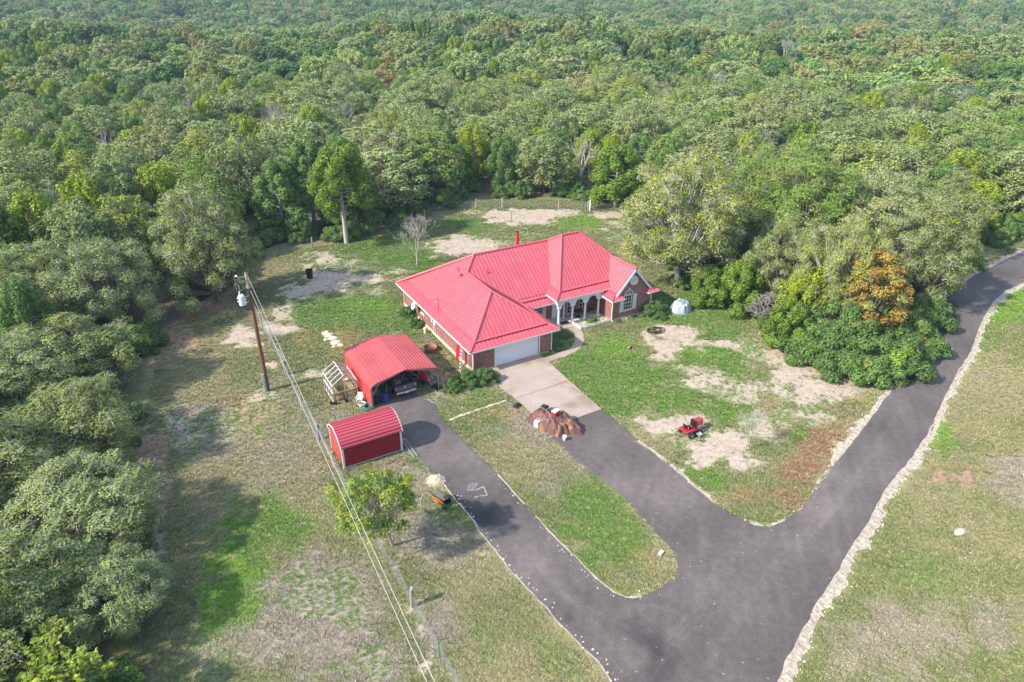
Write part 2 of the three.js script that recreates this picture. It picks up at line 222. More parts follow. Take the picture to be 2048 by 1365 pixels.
{
  const c = asphaltCanvas.getContext('2d'), r = rng(9), im = c.createImageData(AW, AH);
  for (let j = 0; j < AH; j++) for (let i = 0; i < AW; i++) {
    const x = lerp(AX0, AX1, i / AW), z = lerp(AZ0, AZ1, j / AH), n = fbm(x * 0.16, z * 0.16, 3, 2), st = noise((x + z) * 1.3, (x - z) * 0.16, 5), f = fbm(x * 2, z * 2, 2, 8);
    const k = 1 + n * 0.34 + st * 0.08 + f * 0.12 + (r() - 0.5) * 0.16, o = (j * AW + i) * 4, w = r() < 0.0008 ? 50 : 0;
    im.data[o] = 94 * k + w; im.data[o + 1] = 86 * k + w; im.data[o + 2] = 83 * k + w; im.data[o + 3] = 255;
  }
  c.putImageData(im, 0, 0);
  const at = (px, py) => { const p = G(px, py); return [(p.x - AX0) / (AX1 - AX0) * AW, (p.z - AZ0) / (AZ1 - AZ0) * AH]; };
  const stroke = (s, w, col) => { c.strokeStyle = col; c.lineWidth = w; c.lineCap = 'round'; c.lineJoin = 'round'; c.beginPath(); s.split(' ').forEach((q, i) => { const [a, b] = at(...q.split(',').map(Number)); i ? c.lineTo(a, b) : c.moveTo(a, b); }); c.stroke(); };
  // dusty tyre tracks, broken up by their grain
  for (const [s, w] of [['1010,1070 1070,1130 1140,1200 1200,1260 1250,1310 1290,1365', 5], ['1060,1120 1130,1190 1200,1262 1262,1330', 3], ['1120,1190 1200,1230 1290,1215 1350,1225 1370,1240 1340,1275 1290,1300', 5], ['1540,1065 1480,1110 1420,1180 1370,1260 1310,1340', 6], ['1500,1080 1440,1130 1400,1210 1340,1290', 4], ['1420,1150 1460,1200 1400,1250 1330,1300', 4], ['1700,960 1640,1040 1560,1120 1480,1220 1420,1330', 6], ['1820,800 1760,890 1690,990 1640,1060', 6], ['1780,790 1700,900 1640,980', 5], ['1080,1230 1160,1300 1200,1350', 4], ['1450,1000 1400,1000 1350,960', 4], ['1190,860 1260,950 1350,1040 1420,1100', 6], ['1140,880 1230,960 1320,1060', 5]])
    for (let k = 0; k < 26; k++) { const dx = (r() - 0.5) * 26, dy = (r() - 0.5) * 16; stroke(s.split(' ').map((q) => { const [a, b] = q.split(',').map(Number); return (a + dx + (r() - 0.5) * 5) + ',' + (b + dy + (r() - 0.5) * 5); }).join(' '), w * (0.3 + r()), `rgba(190,180,185,${0.002 + 0.0035 * r()})`); }
  // darker, newer patches of binder where the drives meet
  for (const [s, w] of [['1300,1270 1340,1310 1310,1350', 16], ['1260,1250 1330,1300', 12], ['900,1000 940,1020 980,1040', 30], ['930,1050 990,1030', 26]])
    for (let k = 0; k < 20; k++) { const dx = (r() - 0.5) * 50, dy = (r() - 0.5) * 34; stroke(s.split(' ').map((q) => { const [a, b] = q.split(',').map(Number); return (a + dx) + ',' + (b + dy); }).join(' '), w * (0.2 + 0.8 * r()), `rgba(30,28,36,${0.03 + 0.03 * r()})`); }
  // chalk outlines
  const chalk = (s, w, a) => { for (let k = 0; k < 4; k++) stroke(s.split(' ').map((q) => { const [x, y] = q.split(',').map(Number); return (x + (r() - 0.5)) + ',' + (y + (r() - 0.5)); }).join(' '), w, `rgba(245,242,245,${a})`); };
  chalk('934,982 938,977 937,974 943,969 948,968 954,967.5 953,972 948,976 942,980 936,983', 0.6, 0.22); chalk('938,975 943,976 947,971 951,972', 0.6, 0.2); chalk('941,982 950,981', 1, 0.2);
  chalk('953,981 960,978 967,975 971,984 974,992 966,993 961,993', 0.8, 0.3); chalk('949,997 956,994', 1.1, 0.25);
  for (let k = 0; k < 70; k++) { const p = at(1220 + r() * 620, 830 + r() * 530); c.fillStyle = `rgba(225,215,200,${0.4 + 0.5 * r()})`; c.fillRect(p[0], p[1], 1.3, 1.3); }
}
const asphaltTex = new THREE.CanvasTexture(asphaltCanvas); asphaltTex.colorSpace = THREE.SRGBColorSpace; asphaltTex.flipY = false; asphaltTex.repeat.set(1 / (AX1 - AX0), -1 / (AZ1 - AZ0)); asphaltTex.offset.set(-AX0 / (AX1 - AX0), -AZ0 / (AZ1 - AZ0)); asphaltTex.wrapS = asphaltTex.wrapT = THREE.RepeatWrapping;
const gritBump = tex(256, 1.2, (s, t) => { const k = 0.5 + 0.3 * tn(s * 20, t * 20, 24) + 0.4 * (rg() - 0.5); return [k, k, k]; }, false);
const asphaltPoly = rough(asphaltEdge, 0.22, 0.8);
structure('asphalt_drive', flat(asphaltPoly, 0.045, 0.0), mat([1, 1, 1], 0.86, { map: asphaltTex, bumpMap: gritBump, bumpScale: 0.012 }), 'dark purplish asphalt drive forking to carport and garage');

const concTex = tex(640, 16, (s, t) => {
  const n = fbm(s * 0.5, t * 0.5, 4, 41), f = fbm(s * 3, t * 3, 3, 12), st = sm(0.08, 0.4, fbm(s * 0.33 + 9, t * 0.33, 3, 77)), or = sm(0.15, 0.4, fbm(s * 0.42 + 3, t * 0.6, 3, 55)), m = 1 + n * 0.22 + f * 0.14 + (rg() - 0.5) * 0.1;
  let c = [0.37, 0.295, 0.24]; c = c.map((v, i) => lerp(v, [0.24, 0.185, 0.13][i], st * 0.9)); c = c.map((v, i) => lerp(v, [0.38, 0.21, 0.11][i], or * 0.65)); return c.map((v) => v * m);
});
const concrete = mat([1, 1, 1], 0.85, { map: concTex });
{
  const d = thing('concrete_driveway', '', '', null); delete d.userData.category; tag(d, 'two pale stained concrete slabs before the garage door', null, null, 'structure');
  const j0 = G(1031, 798), j1 = G(1135.5, 764), cut = (sg) => { // clip the outline at the joint
    const out = [], f = (p) => sg * ((p.x - j0.x) * (j1.z - j0.z) - (p.z - j0.z) * (j1.x - j0.x)) - 0.22;
    concretePoly.forEach((a, i) => { const b = concretePoly[(i + 1) % concretePoly.length], fa = f(a), fb = f(b); if (fa > 0) out.push(a); if (fa > 0 !== fb > 0) out.push(a.clone().lerp(b, fa / (fa - fb))); });
    return out;
  };
  for (const s of [1, -1]) part('slab', flat(rough(cut(s), 0.05, 0.7), 0.075, 0.0), concrete, d);
  const w = structure('concrete_walk', flat(rough(walkPoly, 0.03, 0.5), 0.085, 0.0), concrete, 'narrow curved concrete walk from driveway to porch');
}
// limestone shoulders: a jagged thin sheet with loose stones on it
const limeTex = tex(256, 2, (s, t) => { const m = 0.8 + 0.5 * tn(s * 6, t * 6, 12) + 0.5 * (rg() - 0.5); return [0.50 * m, 0.42 * m, 0.325 * m]; });
const lime = mat([1, 1, 1], 0.95, { map: limeTex }), stoneSpots = [], verges = new Set();
function ribbon(s, w0, w1, seed, name, gap = 0.25) {
  const pts = rough(gp(s), 0.1, 0.35, seed).slice(0, -1), pos = [], uv = [], idx = [], r = rng(seed);
  // drop the closing edge that rough() adds back to the first point
  const last = gp(s).at(-1); let cutAt = pts.length; for (let i = 0; i < pts.length; i++) if (pts[i].distanceTo(last) < 0.4) cutAt = i + 1;
  const p = pts.slice(0, cutAt);
  p.forEach((q, i) => {
    const a = p[Math.max(0, i - 1)], b = p[Math.min(p.length - 1, i + 1)], n = V3(-(b.z - a.z), 0, b.x - a.x).normalize(), k = sm(-0.45, 0.3, noise(q.x * 0.35, q.z * 0.35, seed) + gap), w = (w0 + w1 * Math.abs(noise(q.x * 0.8, q.z * 0.8, seed + 3)) * 2) * k + (r() - 0.3) * 0.16 * k;
    const o = q.clone().addScaledVector(n, Math.max(w, 0.02)), e = q.clone().addScaledVector(n, -0.06);
    pos.push(e.x, 0.05, e.z, o.x, 0.03, o.z); if (w > 0.1) for (let a = 0; a <= w + 0.1; a += 0.12) for (let dx = -1; dx < 2; dx++) for (let dz = -1; dz < 2; dz++) verges.add(Math.round((q.x + n.x * a) * 7 + dx) + ',' + Math.round((q.z + n.z * a) * 7 + dz)); uv.push(e.x, e.z, o.x, o.z);
    if (i && w > 0.1) idx.push(2 * i - 2, 2 * i - 1, 2 * i, 2 * i - 1, 2 * i + 1, 2 * i);
    for (let m = 0; m < w * 3; m++) stoneSpots.push([q.clone().addScaledVector(n, w * Math.sqrt(r()) * 1.25).add(V3((r() - 0.5) * 0.3, 0, (r() - 0.5) * 0.3)), 0.03 + 0.07 * r() * r()]);
  });
  const g = new THREE.BufferGeometry(); g.setAttribute('position', new THREE.Float32BufferAttribute(pos, 3)); g.setAttribute('uv', new THREE.Float32BufferAttribute(uv, 2)); g.setIndex(idx); g.computeVertexNormals();
  return structure(name, g, lime, null);
}
tag(ribbon('1490,1520 1559,1365 1578,1317 1612,1255 1646,1194 1674,1149 1707,1093 1741,1042 1760,1003 1780,970 1819,925 1858,869 1886,807 1914,751 1942,706 1965,645 1987,606 2012,583 2060,562', 0.32, 0.5, 3, 'gravel_verge', 0.55), 'wide pale limestone shoulder along the right side of the road');
tag(ribbon('2100,486 2048,502 2000,525 1950,550 1900,585 1880,606 1858,639 1842,684 1814,734 1780,785 1746,830 1713,874 1668,930', 0.34, 0.5, 8, 'gravel_verge', 0.4), 'pale limestone shoulder between the road and the shrubs');
tag(ribbon('1668,930 1637,970 1599,1022 1558,1047 1536,1055 1509,1053 1443,1017 1408,991 1369,956 1303,903 1272,883', 0.08, 0.2, 15, 'gravel_verge', 0.05), 'thin broken line of gravel along the front lawn');
tag(ribbon('1222,1365 1206,1337 1136,1266 1050,1173 1011,1130 960,1065 948,1045 921,1012 899,986 888,970', 0.22, 0.26, 21, 'gravel_verge', 0.4), 'line of pale gravel on the wire-fence side of the carport drive');
tag(ribbon('995,950 1019,977 1054,1016 1097,1063 1144,1110 1191,1157 1226,1184 1253,1197 1284,1197', 0.16, 0.22, 27, 'gravel_verge', 0.35), 'line of pale gravel along the middle grass strip');
// ---------- materials ----------
const RG = rng(5);
const roofTex = tex(512, 8, (s, t) => { const m = 1 + 0.22 * tn(s, t, 8) + 0.14 * tn(s * 5, t * 5, 40, 2) + (RG() - 0.5) * 0.1, f = 0.05 * Math.max(0, tn(s * 2, t * 2, 16, 6)); return [0.53 * m + f * 0.5, 0.058 * m + f, 0.080 * m + f]; });
const brickTex = tex(1024, 3.2, (s, t) => {
  const row = Math.floor(t / 0.08), x = s + (row % 2) * 0.1, col = Math.floor(x / 0.2), fx = x - col * 0.2, fy = t - row * 0.08, h = noise((col % 16) * 7.13, row * 3.71, 1.5), h2 = noise((col % 16) * 2.3 + 9, row * 5.1, 8.5);
  if (fx < 0.014 || fy < 0.014) { const m = 0.9 + 0.2 * RG(); return [0.46 * m, 0.37 * m, 0.33 * m]; }
  const m = (1 + h * 0.7) * (0.9 + 0.2 * RG()), dark = h2 > 0.33 ? 0.45 : 1; return [0.31 * m * dark, 0.105 * m * dark, 0.09 * m * dark];
});
const brickBump = tex(1024, 3.2, (s, t) => { const row = Math.floor(t / 0.08), x = s + (row % 2) * 0.1, fx = x - Math.floor(x / 0.2) * 0.2, fy = t - row * 0.08, k = fx < 0.014 || fy < 0.014 ? 0 : 0.9 + 0.1 * RG(); return [k, k, k]; }, false);
const M = {
  roof: new THREE.MeshPhysicalMaterial({ color: rgb(1, 1, 1), roughness: 0.6, ior: 2.0, map: roofTex, side: THREE.DoubleSide }), roofDark: mat([0.48, 0.045, 0.06], 0.45), brick: mat([1, 1, 1], 0.9, { map: brickTex, bumpMap: brickBump, bumpScale: 0.012 }),
  white: mat([0.78, 0.78, 0.76], 0.5), cream: mat([0.74, 0.68, 0.56], 0.6), trimGrey: mat([0.62, 0.66, 0.70], 0.55), door: mat([0.74, 0.76, 0.80], 0.45), slab: mat([0.62, 0.52, 0.40], 0.9), glass: new THREE.MeshPhysicalMaterial({ color: rgb(0.02, 0.025, 0.03), roughness: 0.06, metalness: 0, side: THREE.DoubleSide }),
  dark: mat([0.02, 0.02, 0.022], 0.6), black: mat([0.012, 0.012, 0.014], 0.45), rubber: mat([0.018, 0.018, 0.019], 0.85), grey: mat([0.25, 0.26, 0.27], 0.6), steel: mat([0.55, 0.56, 0.57], 0.35, { metalness: 0.8 }), galv: mat([0.45, 0.46, 0.46], 0.5, { metalness: 0.4 }), red: mat([0.55, 0.015, 0.04], 0.3), wood: mat([0.19, 0.085, 0.05], 0.85), weathered: mat([0.36, 0.32, 0.27], 0.9), orange: mat([0.75, 0.13, 0.015], 0.4), blue: mat([0.02, 0.06, 0.28], 0.5), gutter: mat([0.76, 0.73, 0.68], 0.45), green: mat([0.05, 0.16, 0.09], 0.6), terra: mat([0.35, 0.13, 0.08], 0.8), chrome: mat([0.7, 0.7, 0.72], 0.15, { metalness: 1 }),
};
// a roof slope: a sheet with standing ribs that run up the slope, cut to the outline
function roofSlope(pts, along, pitchGap = 0.42, phase = 0, rib = true) {
  const o = pts[0], e1 = along.clone().normalize(), n = new THREE.Vector3();
  for (let i = 0; i < pts.length; i++) { const a = pts[i], b = pts[(i + 1) % pts.length]; n.x += (a.y - b.y) * (a.z + b.z); n.y += (a.z - b.z) * (a.x + b.x); n.z += (a.x - b.x) * (a.y + b.y); }
  n.normalize(); if (n.y < 0) n.negate();
  e1.addScaledVector(n, -e1.dot(n)).normalize();
  const e2 = n.clone().cross(e1).normalize(), q = pts.map((p) => { const d = p.clone().sub(o); return new THREE.Vector2(d.dot(e1), d.dot(e2)); });
  const base = new THREE.Matrix4().makeBasis(e1, e2, n).setPosition(o);
  const sheet = new THREE.ExtrudeGeometry(new THREE.Shape(q), { depth: 0.03, bevelEnabled: false }).translate(0, 0, -0.03).applyMatrix4(base), out = [sheet];
  if (!rib) return out;
  const lo = Math.min(...q.map((p) => p.x)), hi = Math.max(...q.map((p) => p.x));
  for (let s = Math.ceil((lo + 0.03 - phase) / pitchGap) * pitchGap + phase; s < hi - 0.03; s += pitchGap) {
    const cuts = [];
    q.forEach((a, i) => { const b = q[(i + 1) % q.length]; if ((a.x > s) !== (b.x > s)) cuts.push(a.y + (b.y - a.y) * (s - a.x) / (b.x - a.x)); });
    cuts.sort((x, y) => x - y);
    for (let k = 0; k + 1 < cuts.length; k += 2) if (cuts[k + 1] - cuts[k] > 0.12) {
      const L = cuts[k + 1] - cuts[k]; // a trapezoid section
      const sec = new THREE.Shape([new THREE.Vector2(-0.04, 0), new THREE.Vector2(0.04, 0), new THREE.Vector2(0.026, 0.055), new THREE.Vector2(-0.026, 0.055)]);
      out.push(new THREE.ExtrudeGeometry(sec, { depth: L, bevelEnabled: false }).applyMatrix4(new THREE.Matrix4().makeBasis(V3(1, 0, 0), V3(0, 0, 1), V3(0, -1, 0))).translate(s, cuts[k] + L, 0.002).applyMatrix4(base));
    }
  }
  return out;
}
// ---------- the house ----------
const house = thing('brick_house', 'long red brick ranch house with red ribbed metal roof and white arched porch', 'house', V3(0, 0, 0));
const e = 2.648, W = 9.888, D = 18.474, v1 = 5.329, s0 = 0.922, m0 = 0.431, m1 = 0.691, P0 = 12.318, v2 = 4.424, R = 24.555, W0 = 18.142, v3 = 3.159, ov = 0.657, e2 = 3.274, m2 = 0.865, m3 = 1.117, a2 = 5.841, sd = 0.966, Rp = 24.677, m4 = 1.283;
const es = e + s0 * m0, hh = (w) => w < s0 ? e + w * m0 : es + (w - s0) * m1, es2 = e2 + sd * m0;
const Dm = D - v1, jr = v1 + Dm / 2, yr = hh(Dm / 2), ya = hh(W / 2), vr = v2 + a2, yp = es2 + (a2 - sd) * m2, uL = P0 + sd + (yp - es2) / m4, uR = Rp - a2, ue = P0 + sd + (yr - es2) / m4, gx = (R + W0) / 2, yw = es + ((R - W0) / 2 - s0) * m3;
const vw = v2 + sd + (yw - es2) / m2, wu = W0 + s0 + (es2 - es) / m3, EU = V3(1, 0, 0), EV = V3(0, 0, 1);
{
  const lf = (name, pts, along, ph = 0) => part(name, roofSlope(pts, along, 0.42, ph), M.roof, house);
  lf('roof_slope', [P(s0, s0, es), P(W / 2, W / 2, ya), P(W / 2, v1 + W / 2, ya), P(Dm / 2, jr, yr), P(s0, D - s0, es)], EV);
  lf('eave_skirt', [P(0, 0, e), P(s0, s0, es), P(s0, D - s0, es), P(0, D, e)], EV, 0.16);
  lf('roof_slope', [P(s0, s0, es), P(W - s0, s0, es), P(W / 2, W / 2, ya)], EU);
  lf('eave_skirt', [P(0, 0, e), P(W, 0, e), P(W - s0, s0, es), P(s0, s0, es)], EU, 0.16);
  lf('roof_slope', [P(W - s0, s0, es), P(W - s0, v1 + s0, es), P(W / 2, v1 + W / 2, ya), P(W / 2, W / 2, ya)], EV);
  lf('eave_skirt', [P(W, 0, e), P(W, v1, e), P(W - s0, v1 + s0, es), P(W - s0, s0, es)], EV, 0.16);
  lf('roof_slope', [P(W - s0, v1 + s0, es), P(14, v1 + s0, es), P(ue, jr, yr), P(Dm / 2, jr, yr), P(W / 2, v1 + W / 2, ya)], EU);
  lf('eave_skirt', [P(W, v1, e), P(P0 + 0.7, v1, e), P(P0 + 0.7, v1 + s0, es), P(W - s0, v1 + s0, es)], EU, 0.16);
  lf('roof_slope', [P(P0 + sd, v2 + sd, es2), P(uL, vr, yp), P(ue, jr, yr), P(P0 + sd, 7.4, es2)], EV);
  lf('eave_skirt', [P(P0, v2, e2), P(P0 + sd, v2 + sd, es2), P(P0 + sd, 7.25, es2), P(P0, 6.62, e2)], EV, 0.16);
  lf('roof_slope', [P(P0 + sd, v2 + sd, es2), P(wu, v2 + sd, es2), P(gx, vw, yw), P(Rp - (vw - v2), vw, yw), P(uR, vr, yp), P(uL, vr, yp)], EU);
  lf('eave_skirt', [P(P0, v2, e2), P(wu - 0.37, v2, e2), P(wu, v2 + sd, es2), P(P0 + sd, v2 + sd, es2)], EU, 0.16);
  lf('roof_slope', [P(uR, vr, yp), P(Rp - (vw - v2), vw, yw), P(Rp, vw + 1, e2 - 0.1), P(Rp, D, e)], EV);
  lf('roof_slope', [P(uL, vr, yp), P(uR, vr, yp), P(Rp, D, e), P(uL - 3, D, e)], EU);
  lf('roof_slope', [P(Dm / 2, jr, yr), P(ue + 0.6, jr, yr), P(Rp - 4, D, e), P(0, D, e)], EU);
  // the front gable wing
  const vf = v3 - 0.255, ve = v3 - 0.657;
  lf('roof_slope', [P(W0 + s0 - 0.06, vf, es - 0.06), P(gx, vf, yw), P(gx, vw, yw), P(wu, v2 + sd, es2), P(W0 + s0, 4.9, es)], EV);
  lf('roof_slope', [P(R - s0 + 0.06, vf, es - 0.06), P(gx, vf, yw), P(gx, vw + 0.6, yw), P(R - s0, 8.5, es)], EV);
  const rd = (name, pts, al) => part(name, roofSlope(pts, al, 0.42, 0.1), M.roof, house);
  rd('eave_skirt', [P(W0, ve, e), P(W0 + 0.62, ve + 0.62, e + 0.62 * m0), P(W0 + s0, v3, es), P(W0 + s0, 5.1, es), P(W0, 5.1, e)], EV);
  rd('eave_skirt', [P(W0, ve, e), P(W0 + 1.72, ve, e), P(W0 + 1.62, v3 + 0.0, e + 0.657 * m0), P(W0 + 0.657, v3, e + 0.657 * m0)], EU);
  rd('eave_skirt', [P(R, ve, e), P(R - 1.5, ve, e), P(R - 1.4, v3, e + 0.657 * m0), P(R - 0.657, v3, e + 0.657 * m0)], EU);
  rd('eave_skirt', [P(R, ve, e), P(R - 0.657, v3, e + 0.657 * m0), P(R - s0, 3.6, es), P(R - s0, 8, es), P(R, 8, e)], EV);
  // hip, ridge and break caps
  const cap = (a, b, w = 0.13) => part('ridge_cap', [bar(a.clone().setY(a.y + 0.02), b.clone().setY(b.y + 0.02), w, w, 6)], M.roof, house);
  const brk = (a, b) => part('break_flashing', [beam(a.clone().setY(a.y + 0.1), b.clone().setY(b.y + 0.1), 0.28, 0.05)], M.roof, house);
  cap(P(0, 0, e), P(s0, s0, es)); cap(P(s0, s0, es), P(W / 2, W / 2, ya)); cap(P(W, 0, e), P(W - s0, s0, es)); cap(P(W - s0, s0, es), P(W / 2, W / 2, ya)); cap(P(W / 2, W / 2, ya), P(W / 2, v1 + W / 2, ya));
  cap(P(W / 2, v1 + W / 2, ya), P(Dm / 2, jr, yr)); cap(P(Dm / 2, jr, yr), P(ue, jr, yr)); cap(P(Dm / 2, jr, yr), P(0, D, e)); cap(P(P0, v2, e2), P(P0 + sd, v2 + sd, es2)); cap(P(P0 + sd, v2 + sd, es2), P(uL, vr, yp)); cap(P(uL, vr, yp), P(uR, vr, yp)); cap(P(uR, vr, yp), P(Rp - (vw - v2), vw, yw)); cap(P(uL, vr, yp), P(ue, jr, yr)); cap(P(gx, vf - 0.02, yw), P(gx, vw, yw)); cap(P(W0, ve, e), P(W0 + 0.657, v3, e + 0.657 * m0), 0.09); cap(P(R, ve, e), P(R - 0.657, v3, e + 0.657 * m0), 0.09);
  brk(P(s0, s0, es), P(s0, D - s0, es)); brk(P(s0, s0, es), P(W - s0, s0, es)); brk(P(W - s0, s0, es), P(W - s0, v1 + s0, es)); brk(P(W - s0, v1 + s0, es), P(P0 + 0.6, v1 + s0, es)); brk(P(P0 + sd, v2 + sd, es2), P(wu, v2 + sd, es2)); brk(P(P0 + sd, v2 + sd, es2), P(P0 + sd, 7.2, es2)); brk(P(W0 + s0, 3.3, es), P(W0 + s0, 5, es));
  // fascia, gutters, soffits
  const fas = (a, b) => part('fascia', [beam(a.clone().setY(a.y - 0.09), b.clone().setY(b.y - 0.09), 0.06, 0.15)], M.gutter, house);
  fas(P(0, 0, e), P(0, D, e)); fas(P(0, 0, e), P(W, 0, e)); fas(P(W, 0, e), P(W, v1, e)); fas(P(W, v1, e), P(P0 + 0.8, v1, e)); fas(P(P0, v2, e2), P(P0, 6.62, e2)); fas(P(P0, v2, e2), P(wu - 0.37, v2, e2)); fas(P(W0, ve, e), P(W0, 5.2, e)); fas(P(W0, ve, e), P(W0 + 1.72, ve, e)); fas(P(R, ve, e), P(R - 1.5, ve, e)); fas(P(R, ve, e), P(R, 8, e));
  for (const s of [-1, 1]) part('rake_board', [beam(P(gx, vf, yw - 0.14), P(gx + s * ((R - W0) / 2 - s0 + 0.1), vf, es - 0.25), 0.08, 0.24), beam(P(gx, vf + 0.13, yw - 0.12), P(gx + s * ((R - W0) / 2 - s0 + 0.1), vf + 0.13, es - 0.23), 0.24, 0.03)], M.trimGrey, house);
  const sf = (x0, x1, va, vb, y) => part('soffit', [box(x1 - x0, 0.04, vb - va, (x0 + x1) / 2, y, -(va + vb) / 2)], M.white, house);
  sf(0.04, ov, 0.04, D - 0.04, e - 0.17); sf(ov, W - 0.04, 0.04, ov, e - 0.17); sf(W - ov, W - 0.04, ov, v1 + 0.5, e - 0.17); sf(W - ov, P0 + 0.5, v1 + 0.04, v1 + ov, e - 0.17); sf(P0 + 0.04, P0 + 0.5, v2 + 0.5, 6.6, e2 - 0.17); sf(P0 + 0.04, 18.9, v2 + 0.04, v2 + 0.5, e2 - 0.17); sf(P0 + 0.5, 18.8, v2 + 0.45, 6.5, e2 - 0.14); sf(W0 + 0.04, W0 + 0.55, ve + 0.04, 5.1, e - 0.17); sf(W0 + 0.55, W0 + 1.7, ve + 0.04, v3, e - 0.17); sf(R - 1.5, R - 0.04, ve + 0.04, v3, e - 0.17);
  // downspouts
  const ds = (u, v, h, kick) => part('downspout', [box(0.09, h - 0.1, 0.09, u, (h - 0.1) / 2 + 0.08, -v), box(0.09, 0.09, 0.3, u, 0.08, -v + 0.14)], M.gutter, house);
  ds(0.6, 0.58, e - 0.05); ds(W - 0.6, 0.58, e - 0.05); ds(0.58, D - 0.8, e - 0.05); ds(18.66, v3 - 0.06, e - 0.05); ds(R - 0.62, v3 - 0.06, e - 0.05); ds(0.6, 9.55, e - 0.05);
}
// walls: (u, v) runs with openings, seen face outwards
function wall(u0, va, u1, vb, h, holes = [], gable) {
  const L = Math.hypot(u1 - u0, vb - va), s = new THREE.Shape();
  s.moveTo(0, 0); s.lineTo(L, 0); s.lineTo(L, h); if (gable) s.lineTo(gable[0], gable[1]); s.lineTo(0, h); s.closePath();
  for (const [x, y, w, k] of holes) s.holes.push(new THREE.Path([[x, y], [x + w, y], [x + w, y + k], [x, y + k]].map((p) => new THREE.Vector2(...p))));
  const g = new THREE.ExtrudeGeometry(s, { depth: 0.16, bevelEnabled: false }).translate(0, 0, -0.16);
  return part('wall', [g.applyMatrix4(new THREE.Matrix4().makeBasis(V3((u1 - u0) / L, 0, -(vb - va) / L), V3(0, 1, 0), V3((vb - va) / L, 0, (u1 - u0) / L)).setPosition(P(u0, va, 0.1)))], M.brick, house);
}
// a window set into a wall: origin at the sill's left end, x along the wall, outward = z of the frame
function windowAt(u, v, y, w, h, turn, cols, rows, sash = true) {
  const t = new THREE.Group(); t.name = 'window'; t.position.copy(P(u, v, y)); t.rotation.y = turn; house.add(t);
  const f = 0.06;
  part('pane', [box(w - 0.04, h - 0.04, 0.015, w / 2, h / 2, -0.09)], M.glass, t);
  part('frame', [box(f, h, 0.1, f / 2, h / 2, -0.05), box(f, h, 0.1, w - f / 2, h / 2, -0.05), box(w - 2 * f, f, 0.1, w / 2, f / 2, -0.05), box(w - 2 * f, f, 0.1, w / 2, h - f / 2, -0.05)], M.cream, t);
  const bars = [];
  for (let i = 1; i < cols; i++) bars.push(box(0.035, h - 2 * f, 0.03, w * i / cols, h / 2, -0.065));
  for (let j = 1; j < rows; j++) bars.push(box(w - 2 * f, j === rows / 2 && sash ? 0.07 : 0.035, 0.034, w / 2, h * j / rows, -0.063));
  part('muntins', bars, M.cream, t);
  part('sill', [box(w + 0.14, 0.07, 0.14, w / 2, -0.035, 0.03)], M.cream, t);
  return t;
}
function shutter(u, v, y, w, h, turn) {
  const t = new THREE.Group(); t.name = 'shutter'; t.position.copy(P(u, v, y)); t.rotation.y = turn; house.add(t);
  const g = [box(w, h, 0.03, w / 2, h / 2, 0.016), box(0.06, h, 0.02, 0.03, h / 2, 0.04), box(0.06, h, 0.02, w - 0.03, h / 2, 0.04)];
  for (let k = 0; k < 18; k++) g.push(box(w - 0.12, 0.05, 0.012, w / 2, 0.08 + k * (h - 0.16) / 17, 0.036, 0.5));
  part('louvres', g, M.trimGrey, t);
}
function fanlight(u, v, y, r) {
  const t = new THREE.Group(); t.name = 'fanlight'; t.position.copy(P(u, v, y)); house.add(t);
  part('pane', [place(new THREE.CircleGeometry(r, 20, 0, Math.PI), 0, 0, 0.012)], M.glass, t);
  const g = [place(new THREE.TorusGeometry(r, 0.045, 6, 20, Math.PI), 0, 0, 0.03), place(new THREE.TorusGeometry(r * 0.42, 0.025, 5, 14, Math.PI), 0, 0, 0.025), box(2 * r + 0.14, 0.07, 0.07, 0, -0.02, 0.035)];
  for (let k = 1; k < 5; k++) { const a = k * Math.PI / 5; g.push(bar(V3(Math.cos(a) * r * 0.42, Math.sin(a) * r * 0.42, 0.025), V3(Math.cos(a) * r, Math.sin(a) * r, 0.025), 0.018)); }
  part('frame', g, M.white, t);
  part('keystone', [place(new THREE.CylinderGeometry(0.12, 0.07, 0.26, 4, 1), 0, r + 0.1, 0.05, 0, Math.PI / 4)], M.white, t);
}
